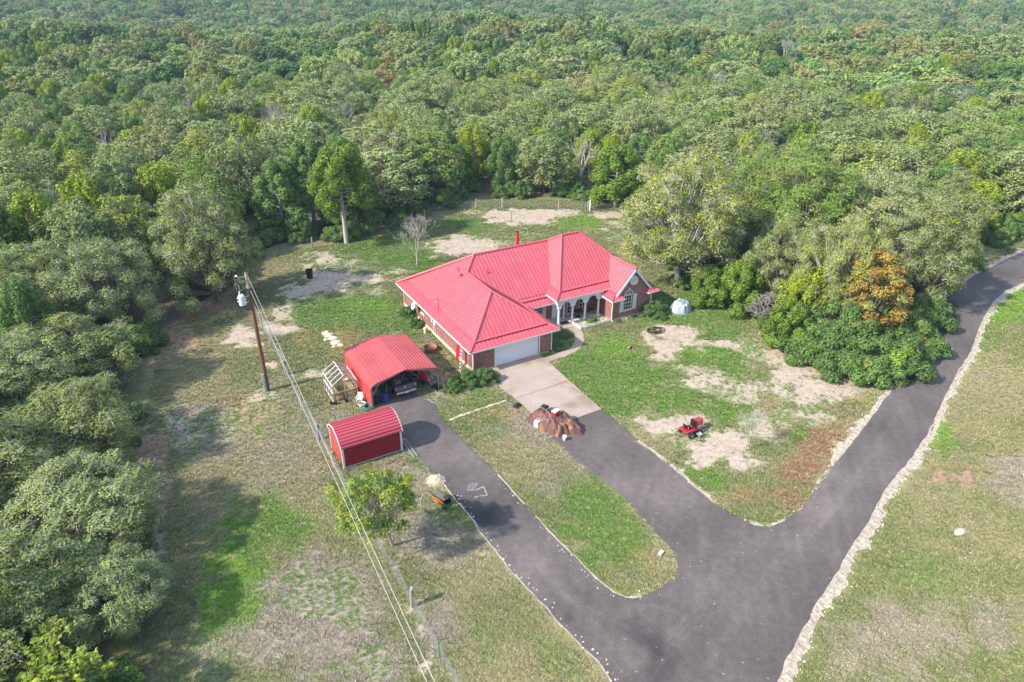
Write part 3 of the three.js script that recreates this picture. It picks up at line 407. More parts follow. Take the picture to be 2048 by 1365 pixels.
{
  const hw = e - 0.2, VM = 6.6, VP = 6.1;
  wall(ov, ov, W - ov, ov, hw, [[2.994 - ov, -0.05 + 0.05, 4.872, 2.13 - 0.1]]);
  wall(ov, D - ov, ov, ov + 0.165, hw, [[4.6, 1.0, 0.95, 1.1], [6.9, 0, 0.001, 0.001]].slice(0, 1));
  wall(W - ov, ov + 0.165, W - ov, v1 + ov, hw);
  wall(W - ov, v1 + ov - 0.0, W - ov, VM, hw);
  wall(W - ov - 0.1, VM, 14.4, VM, e2, [[1.6, 0.45, 1.2, 1.75]]);
  wall(14.4, VM, 14.4, VP + 0.165, e2);
  wall(14.4, VP, 18.64, VP, e2, [[0.45, 0.35, 0.95, 1.75], [2.05, 0.35, 0.95, 1.75]]);
  wall(18.64, VP, 18.64, v3 + 0.165, e2 - 0.65);
  wall(W0 + ov - 0.16, v3, R - ov + 0.04, v3, e - 0.1, [[1.62, 0.72, 1.05, 1.72]], [(R - W0) / 2 - ov + 0.16, yw - 0.38]);
  wall(R - ov, v3 + 0.165, R - ov, D - ov, hw);
  wall(R - ov, D - ov, ov + 0.165, D - ov, hw);
  part('foundation_ledge', [box(0.14, 0.3, D - 2 * ov + 0.1, 0.6, 0.12, -D / 2)], M.slab, house);
  part('foundation', [box(W - 2 * ov + 0.1, 0.14, D - 2 * ov + 0.1, W / 2, 0.05, -D / 2), box(R - W - 0.1, 0.14, 11.9, (W + R) / 2 - 0.45, 0.051, -12), box(5.4, 0.14, 4, 21.35, 0.049, -5.08)], M.slab, house);
  // garage door of four sections, each with raised panels
  const gd = new THREE.Group(); gd.name = 'garage_door'; gd.position.copy(P(2.994, ov + 0.1, 0.1)); house.add(gd);
  for (let k = 0; k < 4; k++) {
    const g = [box(4.86, 0.5, 0.04, 2.436, 0.255 + k * 0.508, 0)];
    for (let c = 0; c < 8; c++) g.push(rbox(0.48, 0.32, 0.03, 0.012, 0.33 + c * 0.602, 0.255 + k * 0.508, 0.018));
    part('door_section', g, M.door, gd);
  }
  part('door_casing', [box(0.1, 2.12, 0.06, 2.94, 1.06, -ov + 0.03), box(0.1, 2.12, 0.06, 7.92, 1.06, -ov + 0.03), box(5.08, 0.12, 0.06, 5.43, 2.19, -ov + 0.03)], M.white, house);
  // windows
  windowAt(ov + 0.03, 13.2, 1.1, 0.95, 1.1, -Math.PI / 2, 2, 2);
  windowAt(W - ov + 1.5, VM + 0.03, 0.55, 1.2, 1.75, 0, 4, 4); shutter(W - ov + 2.75, VM, 0.5, 0.42, 1.85, 0); shutter(W - ov + 1.02, VM, 0.5, 0.42, 1.85, 0);
  for (const x of [14.85, 16.45]) { windowAt(x, VP + 0.03, 0.45, 0.95, 1.75, 0, 2, 4); fanlight(x + 0.475, VP - 0.005, 2.32, 0.46); }
  windowAt(W0 + ov - 0.16 + 1.62, v3 + 0.03, 0.82, 1.05, 1.72, 0, 3, 4); fanlight(W0 + ov - 0.16 + 2.145, v3, 2.7, 0.52);
  shutter(W0 + ov - 0.16 + 1.05, v3, 0.75, 0.48, 1.85, 0); shutter(W0 + ov - 0.16 + 2.78, v3, 0.75, 0.48, 1.85, 0);
  const rv = new THREE.Group(); rv.name = 'gable_vent'; rv.position.copy(P(gx, v3 - 0.01, 4.2)); house.add(rv);
  part('frame', [place(new THREE.TorusGeometry(0.44, 0.08, 8, 28), 0, 0, 0.04)], M.white, rv);
  const sl = [place(new THREE.CylinderGeometry(0.42, 0.42, 0.02, 24), 0, 0, 0.01, Math.PI / 2)];
  for (let k = -6; k <= 6; k++) sl.push(box(2 * Math.sqrt(0.42 * 0.42 - (k * 0.06) ** 2), 0.045, 0.015, 0, k * 0.06, 0.035, 0.6));
  part('louvres', sl, M.trimGrey, rv);
  // front door on the porch
  const fd = new THREE.Group(); fd.name = 'front_door'; fd.position.copy(P(13.27, VM - 0.03, 0.18)); house.add(fd);
  const pn = [box(0.98, 2.1, 0.05, 0.49, 1.05, 0)]; for (const [x, y, w, h] of [[0.28, 0.5, 0.3, 0.7], [0.7, 0.5, 0.3, 0.7], [0.28, 1.5, 0.3, 0.9], [0.7, 1.5, 0.3, 0.9]]) pn.push(rbox(w, h, 0.04, 0.012, x, y, 0.02));
  part('leaf', pn, M.door, fd); part('casing', [box(0.08, 2.2, 0.08, -0.05, 1.08, 0), box(0.08, 2.2, 0.08, 1.03, 1.08, 0), box(1.16, 0.08, 0.08, 0.49, 2.2, 0)], M.white, fd); part('handle', [place(new THREE.SphereGeometry(0.04, 8, 6), 0.9, 1.0, 0.06)], M.steel, fd);
  // porch: floor, columns, arched frieze
  part('porch_floor', [box(9.3, 0.16, 2.1, 13.95, 0.1, -5.58)], mat([0.52, 0.44, 0.38], 0.85), house);
  part('porch_step', [box(1.5, 0.1, 0.5, 13.75, 0.05, -4.25)], mat([0.40, 0.33, 0.29], 0.9), house);
  const cols = [12.84, 14.56, 16.22, 17.98], vc = 4.72;
  const column = () => [lathe([[0.001, 0], [0.17, 0], [0.17, 0.12], [0.13, 0.16], [0.125, 0.2], [0.11, 2.2], [0.14, 2.24], [0.15, 2.32], [0.001, 2.32]], 18), box(0.38, 0.1, 0.38, 0, 0.05, 0), box(0.34, 0.12, 0.34, 0, 2.38, 0)];
  cols.forEach((u) => part('column', column().map((g) => g.scale(1, 0.86, 1).translate(u, 0.18, -vc)), M.white, house));
  const ar = new THREE.Shape(), y0 = 2.02, y1 = e2 - 0.16, x0 = cols[0] - 0.2, x1 = 18.55;
  ar.moveTo(x0, y1); ar.lineTo(x1, y1); ar.lineTo(x1, y0 + 0.15);
  const spans = [[cols[3], cols[2]], [cols[2], cols[1]], [cols[1], cols[0]]];
  ar.lineTo(cols[3] - 0.16, y0 + 0.15);
  for (const [b, a] of spans) { const c = (a + b) / 2, r = (b - a) / 2 - 0.3; ar.lineTo(b - 0.16, y0 + 0.15); ar.lineTo(b - 0.3, y0 + 0.17); for (let k = 0; k <= 16; k++) { const t = k / 16 * Math.PI; ar.lineTo(c + Math.cos(t) * r, y0 + 0.22 + Math.sin(t) * 0.55); } ar.lineTo(a + 0.16, y0 + 0.15); }
  ar.lineTo(x0, y0 + 0.15); ar.closePath();
  part('arched_frieze', [new THREE.ExtrudeGeometry(ar, { depth: 0.22, bevelEnabled: false }).translate(0, 0, -vc - 0.11)], M.trimGrey, house);
  part('arched_frieze', [box(0.22, 0.6, 1.3, P0 + 0.52, 2.8, -5.4)], M.trimGrey, house);
  part('porch_post', [box(0.14, 2.3, 0.14, 14.34, 1.3, -6.02)], M.white, house);
  part('porch_lamp', [cyl(0.07, 0.1, 0.22, 18.5, 2.0, -5.6), box(0.06, 0.1, 0.1, 18.58, 2.1, -5.6)], M.dark, house);
  // on the roof and the left wall
  part('chimney_pipe', [cyl(0.17, 0.17, 2.1, 12.35, 7.25, -12.65, 0, 0, 0, 16), cyl(0.2, 0.2, 0.1, 12.35, 8.25, -12.65, 0, 0, 0, 16), cyl(0.24, 0.3, 0.12, 12.35, 6.75, -12.65, 0, 0, 0, 16)], mat([0.45, 0.02, 0.02], 0.4), house);
  const roofY = (u, v) => hh(Math.min(u, v - v1 > s0 && u > W / 2 ? v - v1 : u));
  for (const [u, v] of [[4.6, 11.7], [7.1, 9.85]]) { const y = hh(u > W / 2 ? v - v1 : u); part('vent_pipe', [cyl(0.05, 0.05, 0.5, u, y + 0.2, -v), cyl(0.1, 0.14, 0.08, u, y + 0.04, -v)], M.roofDark, house); }
  part('turbine_vent', [cyl(0.1, 0.13, 0.16, 4.35, hh(4.35) + 0.06, -10.6), place(new THREE.SphereGeometry(0.17, 12, 8), 4.35, hh(4.35) + 0.24, -10.6)], M.roofDark, house);
  const sm2 = hh(0.86); part('service_mast', [cyl(0.045, 0.045, 1.5, 0.86, sm2 + 0.7, -8.75), cyl(0.09, 0.14, 0.1, 0.86, sm2 + 0.06, -8.75), place(new THREE.SphereGeometry(0.09, 10, 8), 0.86, sm2 + 1.45, -8.75)], M.roofDark, house);
  part('electric_meter', [box(0.12, 0.5, 0.34, 0.58, 1.55, -9.2), cyl(0.1, 0.1, 0.12, 0.5, 1.55, -9.2, 0, 0, Math.PI / 2), box(0.05, 1.2, 0.05, 0.6, 0.8, -9.2)], M.white, house); part('breaker_box', [box(0.1, 0.36, 0.26, 0.59, 1.5, -10.0)], M.white, house);
  part('satellite_dish', [place(new THREE.SphereGeometry(0.62, 18, 8, 0, Math.PI * 2, 0, 0.75), 0.42, 1.62, -13.6, 0, 0, 1.15), bar(P(0.3, 13.6, 2.1), P(0.6, 13.6, 1.9), 0.03), bar(P(0.0, 13.9, 2.0), P(-0.35, 13.6, 2.45), 0.02)], M.white, house);
  part('wall_box', [box(0.2, 0.4, 0.3, 0.52, 1.9, -12.6), cyl(0.02, 0.02, 1.7, 0.6, 0.95, -12.6)], M.dark, house);
}
// ---------- carport ----------
// a sheet-metal vault: outline (w, y) from one side to the other, with ribs, run along its length
function vault(outline, len, ribGap, thick = 0.03) {
  const pts = []; // resample with small ribs
  for (let i = 0; i + 1 < outline.length; i++) {
    const [ax, ay] = outline[i], [bx, by] = outline[i + 1], L = Math.hypot(bx - ax, by - ay), nx = -(by - ay) / L, ny = (bx - ax) / L, n = Math.max(1, Math.round(L / ribGap));
    for (let k = 0; k < n; k++) { const c = (k + 0.5) / n, q = (d, h) => pts.push([ax + (bx - ax) * (c + d / L) + nx * h, ay + (by - ay) * (c + d / L) + ny * h]); if (k === 0) pts.push([ax, ay]); if (L > ribGap * 0.6) { q(-0.045, 0); q(-0.03, 0.06); q(0.03, 0.06); q(0.045, 0); } }
  }
  pts.push(outline.at(-1));
  const s = new THREE.Shape([...pts, ...pts.map(([x, y], i) => { const a = pts[Math.max(0, i - 1)], b = pts[Math.min(pts.length - 1, i + 1)], l = Math.hypot(b[0] - a[0], b[1] - a[1]); return [x + (b[1] - a[1]) / l * thick, y - (b[0] - a[0]) / l * thick]; }).reverse()].map((p) => new THREE.Vector2(...p)));
  return new THREE.ExtrudeGeometry(s, { depth: len, bevelEnabled: false });
}
const tinTex = tex(256, 4, (s, t) => { const m = 1 + 0.26 * tn(s, t, 4) + 0.16 * tn(s * 5, t * 5, 20, 4) + (RG() - 0.5) * 0.08; return [0.43 * m, 0.082 * m, 0.084 * m]; });
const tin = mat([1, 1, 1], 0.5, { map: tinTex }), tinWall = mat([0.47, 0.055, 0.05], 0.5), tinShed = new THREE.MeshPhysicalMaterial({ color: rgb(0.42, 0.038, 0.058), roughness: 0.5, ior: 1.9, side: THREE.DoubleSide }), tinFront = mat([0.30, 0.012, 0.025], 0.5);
{
  const t = thing('metal_carport', 'red ribbed metal carport with rounded eaves sheltering a pickup', 'carport', P(-6.55, -0.55));
  const out = [[-3.23, 1.95], [-3.18, 2.15], [-3.0, 2.36], [-2.75, 2.46], [0, 3.08], [2.75, 2.46], [3.0, 2.36], [3.18, 2.15], [3.23, 1.9]];
  part('roof', [vault(out, 7.3, 0.3).translate(0, 0, -7.3)], tin, t);
  part('roof_trim', [beam(V3(-2.75, 2.44, 0.02), V3(0, 3.06, 0.02), 0.04, 0.08), beam(V3(2.75, 2.44, 0.02), V3(0, 3.06, 0.02), 0.04, 0.08), tube([V3(-3.22, 1.9, 0.02), V3(-3.16, 2.15, 0.02), V3(-3.0, 2.34, 0.02), V3(-2.75, 2.44, 0.02)], 0.035, 8), tube([V3(3.22, 1.9, 0.02), V3(3.16, 2.15, 0.02), V3(3.0, 2.34, 0.02), V3(2.75, 2.44, 0.02)], 0.035, 8)], tinShed, t);
  part('side_panel', [vault([[-3.2, 0.12], [-3.2, 1.95]], 7.2, 0.22).translate(0, 0, -7.25)], tinWall, t);
  part('side_panel', [vault([[-3.18, 0.15], [3.18, 0.15]], 2.0, 0.22).rotateX(-Math.PI / 2).translate(0, 0.2, -7.2)], tinWall, t);
  for (const x of [-3.1, 3.1]) for (const z of [-0.12, -1.6, -3.5, -5.4, -7.1]) part('post', [box(0.07, 2.1, 0.07, x, 1.05, z)], M.galv, t);
  for (const x of [-3.1, 3.1]) part('base_rail', [box(0.08, 0.06, 7.1, x, 0.03, -3.6)], M.galv, t);
  for (const z of [-0.12, -1.6, -3.5, -5.4, -7.1]) part('truss', [beam(V3(-3.08, 2.1, z), V3(0, 2.98, z), 0.06, 0.06), beam(V3(3.08, 2.1, z), V3(0, 2.98, z), 0.06, 0.06)], M.galv, t);
  for (const s of [-1, 1]) part('brace', [beam(V3(s * 3.1, 1.3, -0.14), V3(s * 2.3, 2.42, -0.14), 0.05, 0.05)], M.galv, t);
}
// ---------- pickup under the carport ----------
{
  const t = thing('pickup_truck', 'dark grey pickup truck parked nose-in under the carport', 'pickup truck', P(-6.42, 0.0));
  const paint = new THREE.MeshPhysicalMaterial({ color: rgb(0.075, 0.078, 0.085), roughness: 0.35, clearcoat: 1, clearcoatRoughness: 0.1, side: THREE.DoubleSide });
  part('body', [rbox(1.98, 0.62, 1.55, 0.06, 0, 0.9, -4.95), rbox(1.96, 0.5, 2.1, 0.05, 0, 0.83, -3.2), rbox(0.12, 0.66, 1.95, 0.04, -0.92, 0.93, -1.02), rbox(0.12, 0.66, 1.95, 0.04, 0.92, 0.93, -1.02), box(1.8, 0.08, 1.9, 0, 0.72, -1.02), box(1.8, 0.5, 0.06, 0, 1.0, -1.98)], paint, t);
  const cs = new THREE.Shape([[-2.05, 1.05], [-2.2, 1.72], [-2.45, 1.84], [-3.55, 1.84], [-3.85, 1.7], [-4.35, 1.05]].map((p) => new THREE.Vector2(-p[0], p[1])));
  part('cab', [new THREE.ExtrudeGeometry(cs, { depth: 1.6, bevelEnabled: true, bevelSize: 0.08, bevelThickness: 0.12, bevelSegments: 2 }).rotateY(Math.PI / 2).translate(-0.8, 0, 0)], paint, t);
  part('rear_window', [box(1.45, 0.42, 0.03, 0, 1.44, -1.99, -0.22)], M.glass, t);
  part('windscreen', [box(1.5, 0.02, 0.75, 0, 1.42, -4.17, -0.95)], M.glass, t);
  const tg = part('tailgate', [rbox(1.72, 0.6, 0.08, 0.03, 0, 0.96, 0.02), rbox(1.6, 0.12, 0.04, 0.015, 0, 1.2, 0.06), rbox(1.6, 0.1, 0.03, 0.012, 0, 0.76, 0.06)], paint, t);
  part('emblem', [place(new THREE.CylinderGeometry(0.1, 0.1, 0.02, 16), -0.08, 1.02, 0.075, Math.PI / 2).scale(1.4, 1, 1)], M.chrome, t); part('badge', [box(0.2, 0.03, 0.02, 0.44, 1.04, 0.075)], M.chrome, t); part('badge', [box(0.26, 0.02, 0.02, -0.62, 0.98, 0.075)], M.chrome, t);
  for (const s of [-1, 1]) {
    part('tail_light', [rbox(0.16, 0.46, 0.12, 0.03, s * 0.92, 1.0, 0.0)], mat([0.45, 0.02, 0.03], 0.25), t);
    part('tail_light_strip', [box(0.05, 0.2, 0.02, s * 0.93, 1.05, 0.065)], M.white, t);
  }
  part('rear_bumper', [rbox(1.9, 0.2, 0.2, 0.05, 0, 0.56, 0.12), box(0.5, 0.05, 0.1, -0.66, 0.67, 0.14), box(0.5, 0.05, 0.1, 0.66, 0.67, 0.14)], M.chrome, t);
  part('number_plate', [box(0.32, 0.17, 0.02, 0.0, 0.58, 0.235)], mat([0.7, 0.74, 0.8], 0.5), t);
  part('tow_hitch', [box(0.12, 0.1, 0.2, 0.1, 0.4, 0.1)], M.black, t);
  for (const s of [-1, 1]) for (const z of [-1.25, -4.7]) { const w = part('wheel', [place(new THREE.TorusGeometry(0.29, 0.12, 8, 20), s * 0.86, 0.4, z, 0, Math.PI / 2)], M.rubber, t); part('rim', [cyl(0.22, 0.22, 0.16, s * 0.87, 0.4, z, 0, 0, Math.PI / 2, 16)], M.steel, w); }
  part('bed_load', [box(0.5, 0.3, 0.4, -0.3, 0.92, -1.3), bar(V3(-0.6, 1.0, -1.6), V3(0.5, 1.25, -0.8), 0.03), bar(V3(-0.5, 1.2, -0.5), V3(0.6, 1.2, -1.7), 0.025)], M.galv, t);
}
// things kept in the carport
{
  const b = thing('plastic_barrel', 'blue plastic barrel just inside the carport, left of the pickup', 'barrel', P(-8.35, 0.05, 0.045));
  part('shell', [lathe([[0.001, 0], [0.27, 0], [0.29, 0.08], [0.29, 0.28], [0.3, 0.32], [0.29, 0.36], [0.29, 0.62], [0.3, 0.66], [0.29, 0.7], [0.28, 0.86], [0.26, 0.86], [0.26, 0.1]], 22)], M.blue, b);
  for (const [i, w] of ['left', 'right'].entries()) { const r = thing('wooden_pole', i ? 'shorter pale pole standing in the blue barrel, leaning right' : 'longer pale pole standing in the blue barrel, leaning left', 'pole', P(-8.35, 0.05, 0.1)); part('shaft', [i ? bar(V3(0, 0, 0), V3(0.3, 1.55, -0.2), 0.02) : bar(V3(0, 0, 0), V3(-0.75, 1.5, -0.1), 0.02)], M.weathered, r); }
  const l = thing('step_ladder', 'grey metal step ladder standing at the back of the carport, left of the pickup', 'ladder', P(-8.9, 1.5, 0));
  for (const s of [-1, 1]) part('rail', [bar(V3(s * 0.28, 0, 0), V3(s * 0.2, 1.75, -0.35), 0.03), bar(V3(s * 0.28, 0, -0.9), V3(s * 0.2, 1.75, -0.35), 0.025)], M.galv, l);
  for (let k = 0; k < 5; k++) part('tread', [box(0.46, 0.03, 0.09, 0, 0.3 + k * 0.3, -0.06 * k - 0.03)], M.galv, l);
  const bn = thing('workbench', 'cluttered dark bench along the left wall of the carport', 'bench', P(-9.25, 1.4, 0));
  part('top', [box(0.6, 0.06, 2.6, 0, 0.8, -0.4)], M.weathered, bn); for (const [x, z] of [[-0.25, 0.8], [0.25, 0.8], [-0.25, -1.6], [0.25, -1.6]]) part('leg', [box(0.07, 0.77, 0.07, x, 0.385, z)], M.weathered, bn);
  tag(part('tool_box', [rbox(0.5, 0.28, 0.3, 0.03, -9.2, 0.97, -0.9)], mat([0.09, 0.08, 0.13], 0.6)), 'dark violet tool box on the carport bench', 'tool box');
  tag(part('cardboard_box', [box(0.4, 0.34, 0.5, -9.2, 1.0, -1.7, 0, 0.2)], mat([0.42, 0.28, 0.16], 0.9)), 'brown cardboard box on the carport bench', 'box');
  const g = thing('black_bin', 'low black storage bin on the ground left of the blue barrel', 'bin', P(-9.05, 0.25, 0)); part('shell', [rbox(0.7, 0.45, 0.55, 0.05, 0, 0.24, 0)], M.black, g); part('lid', [rbox(0.76, 0.06, 0.6, 0.02, 0, 0.49, 0)], mat([0.06, 0.06, 0.1], 0.5), g);
  const r = thing('red_tiller', 'red garden tiller parked under the right side of the carport', 'tiller', P(-4.15, 1.3, 0), 0.6);
  part('engine', [rbox(0.5, 0.42, 0.7, 0.08, 0, 0.75, 0), cyl(0.18, 0.2, 0.16, 0, 1.03, 0.05)], M.red, r); part('chassis', [box(0.42, 0.16, 1.1, 0, 0.42, 0), box(0.6, 0.05, 0.5, 0, 0.5, 0.6)], M.red, r);
  for (const s of [-1, 1]) { part('wheel', [place(new THREE.TorusGeometry(0.2, 0.08, 8, 16), s * 0.38, 0.27, 0.1, 0, Math.PI / 2)], M.rubber, r); part('handlebar', [bar(V3(s * 0.2, 0.6, -0.4), V3(s * 0.34, 1.1, -1.2), 0.022)], M.steel, r); }
  const k = thing('kick_scooter', 'small mower with a pale bent tube handle outside the carport by the round shrub', 'mower', P(-3.55, -0.1, 0), 0.3); k.name = numbered('push_mower');
  part('deck', [rbox(0.55, 0.2, 0.7, 0.06, 0, 0.22, 0)], M.black, k); part('engine', [cyl(0.15, 0.17, 0.22, 0, 0.42, 0)], M.dark, k); part('handle', [tube([V3(-0.22, 0.3, -0.3), V3(-0.24, 0.7, -0.75), V3(-0.1, 0.88, -0.95), V3(0.1, 0.88, -0.95), V3(0.24, 0.7, -0.75), V3(0.22, 0.3, -0.3)], 0.02, 30)], M.steel, k); for (const [x, z] of [[-0.28, 0.28], [0.28, 0.28], [-0.28, -0.28], [0.28, -0.28]]) part('wheel', [cyl(0.1, 0.1, 0.05, x, 0.1, z, 0, 0, Math.PI / 2)], M.rubber, k);
  const bl = thing('garden_blower', 'red and black machine lying among the clutter right of the pickup', 'machine', P(-4.5, 2.9, 0), -0.4); part('housing', [rbox(0.6, 0.5, 0.6, 0.1, 0, 0.4, 0)], M.red, bl); part('chute', [cyl(0.12, 0.16, 0.6, 0.25, 0.55, 0.3, 0.8)], M.black, bl); part('base', [box(0.7, 0.12, 0.7, 0, 0.12, 0)], M.rubber, bl);
  function hose(name, label, pts, r, m, n = 160) { return tag(part(name, [tube(pts, r, n, 5)], m), label, 'hose'); }
  const coil = (cu, cv, turns, r0, r1, wob, seed, sq = 1, y = 0.05) => { const p = [], q = rng(seed); for (let i = 0; i <= turns * 9; i++) { const a = i / 9 * 2 * Math.PI, rr = lerp(r0, r1, q()) + wob * Math.sin(a * 0.37); p.push(P(cu + Math.cos(a) * rr + wob * 0.5 * Math.sin(i * 0.21), cv + Math.sin(a) * rr * sq, y + 0.04 * q())); } return p; };
  hose('garden_hose', 'tangled grey-green hose heaped at the right edge of the carport drive', [...coil(-4.3, -1.6, 5, 0.45, 0.8, 0.25, 3), P(-3.3, -2.4, 0.03), P(-3.1, -3.3, 0.03), P(-2.6, -3.0, 0.03), P(-2.1, -2.2, 0.03)], 0.028, mat([0.23, 0.27, 0.21], 0.6));
  hose('garden_hose', 'thin light hose trailing into the grass beside the tangled grey hose', [P(-3.9, -0.4, 0.3), P(-3.8, -1.4, 0.03), P(-3.2, -2.0, 0.03), P(-2.9, -2.9, 0.03), P(-2.3, -2.7, 0.03), P(-2.0, -1.9, 0.03)], 0.018, mat([0.5, 0.5, 0.42], 0.6));
  hose('garden_hose', 'black hose coiled on the bare sandy patch before the gable window', coil(21.3, -1.05, 7, 0.45, 0.85, 0.3, 12, 0.8), 0.026, M.black);
  hose('garden_hose', 'teal hose heaped against the front left corner of the carport', coil(-10.2, -0.25, 6, 0.25, 0.5, 0.12, 31, 1, 0.22), 0.022, mat([0.06, 0.24, 0.2], 0.5));
  hose('garden_hose', 'green hose lying in loops in the grass behind the carport', coil(-7.2, 10.2, 3, 0.6, 1.3, 0.3, 17, 0.5, 0.04), 0.022, M.green);
  hose('garden_hose', 'long white hose curving across the lawn to the stone patch', [[668, 632], [661, 634], [648, 646], [633, 657], [632, 663], [639, 666], [648, 663]].map(([x, y]) => G(x, y).setY(0.04)), 0.02, M.white, 60);
  hose('garden_hose', 'thin pale line of hose on the lawn left of the stone patch', [P(-10.6, 14.0, 0.03), P(-10.4, 12.9, 0.03), P(-9.9, 11.8, 0.03), P(-9.5, 11.1, 0.03)], 0.015, M.cream, 30);
}
// ---------- storage shed ----------
{
  const t = thing('storage_shed', 'red metal shed with rounded roof and white corner trim', 'shed', P(-14.45, -7.25, 0));
  const L = 4.7, prof = [[-0.2, 2.0], [0.28, 2.5], [0.75, 2.78], [1.55, 2.98], [2.45, 2.72], [2.85, 2.46], [3.22, 1.95]];
  part('roof', [vault(prof, L + 0.24, 0.24).rotateY(Math.PI / 2).translate(-0.12, 0, 0)], tinShed, t);
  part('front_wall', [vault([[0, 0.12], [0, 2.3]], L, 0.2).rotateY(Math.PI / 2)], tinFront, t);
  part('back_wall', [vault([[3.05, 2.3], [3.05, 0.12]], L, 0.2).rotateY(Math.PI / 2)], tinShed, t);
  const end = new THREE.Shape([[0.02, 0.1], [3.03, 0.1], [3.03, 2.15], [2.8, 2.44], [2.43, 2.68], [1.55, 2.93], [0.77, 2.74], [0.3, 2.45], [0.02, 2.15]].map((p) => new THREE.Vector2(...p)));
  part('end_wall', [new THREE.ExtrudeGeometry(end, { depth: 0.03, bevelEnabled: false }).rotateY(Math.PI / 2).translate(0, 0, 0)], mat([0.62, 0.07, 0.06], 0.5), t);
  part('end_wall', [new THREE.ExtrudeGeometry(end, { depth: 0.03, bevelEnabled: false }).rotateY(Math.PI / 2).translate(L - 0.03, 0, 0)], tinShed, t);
  const tr = []; for (const x of [-0.13, L + 0.13]) for (let i = 0; i + 1 < prof.length; i++) tr.push([x, beam(V3(x, prof[i][1] - 0.03, -prof[i][0]), V3(x, prof[i + 1][1] - 0.03, -prof[i + 1][0]), 0.05, 0.1)]);
  part('roof_trim', tr.filter((q) => q[0] < 0).map((q) => q[1]), M.trimGrey, t); part('roof_trim', tr.filter((q) => q[0] > 0).map((q) => q[1]), M.trimGrey, t);
  for (const [x, z] of [[-0.03, 0.04], [L + 0.03, 0.04], [-0.03, -3.08], [L + 0.03, -3.08]]) part('corner_trim', [box(0.15, 2.05, 0.05, x < 1 ? x + 0.05 : x - 0.05, 1.07, z + (z > 0 ? 0.03 : -0.03)), box(0.05, 2.05, 0.15, x + (x < 1 ? -0.015 : 0.015), 1.07, z + (z > 0 ? -0.04 : 0.04))], M.trimGrey, t);
  part('sill_trim', [box(L, 0.04, 0.06, L / 2, 0.12, 0.035)], M.trimGrey, t);
  for (const x of [0.5, 2.3, 4.2]) part('skid', [box(0.15, 0.1, 3.2, x, 0.05, -1.52)], M.weathered, t);
  const b = thing('metal_beams', '', '', P(-9.05, -7.35, 0)); b.name = numbered('metal_channel'); scene.remove(b);
  for (const [i, x] of [-9.28, -9.02].entries()) { const o = thing('metal_channel', i ? 'grey metal channel on the drive edge, nearer the asphalt of the pair' : 'grey metal channel on the drive edge, nearer the shed of the pair', 'metal channel', P(x, -7.3, 0.05)); part('web', [box(0.1, 0.02, 2.7, 0, 0.02, 0)], M.galv, o); part('flange', [box(0.015, 0.1, 2.7, -0.05, 0.06, 0)], M.galv, o); part('flange', [box(0.015, 0.1, 2.7, 0.05, 0.06, 0)], M.galv, o); }
  const wp = thing('wood_scraps', 'grey boards and pipes heaped at the right rear of the shed', 'scrap pile', P(-9.4, -5.4, 0)); const r = rng(4); for (let k = 0; k < 9; k++) part('board', [beam(V3((r() - 0.5) * 0.6, 0.05 + r() * 0.25, 0.9 - r() * 0.5), V3((r() - 0.5) * 0.8, 0.05 + r() * 0.3, -1 + r() * 0.6), 0.12, 0.04)], k % 2 ? M.grey : M.weathered, wp);
}
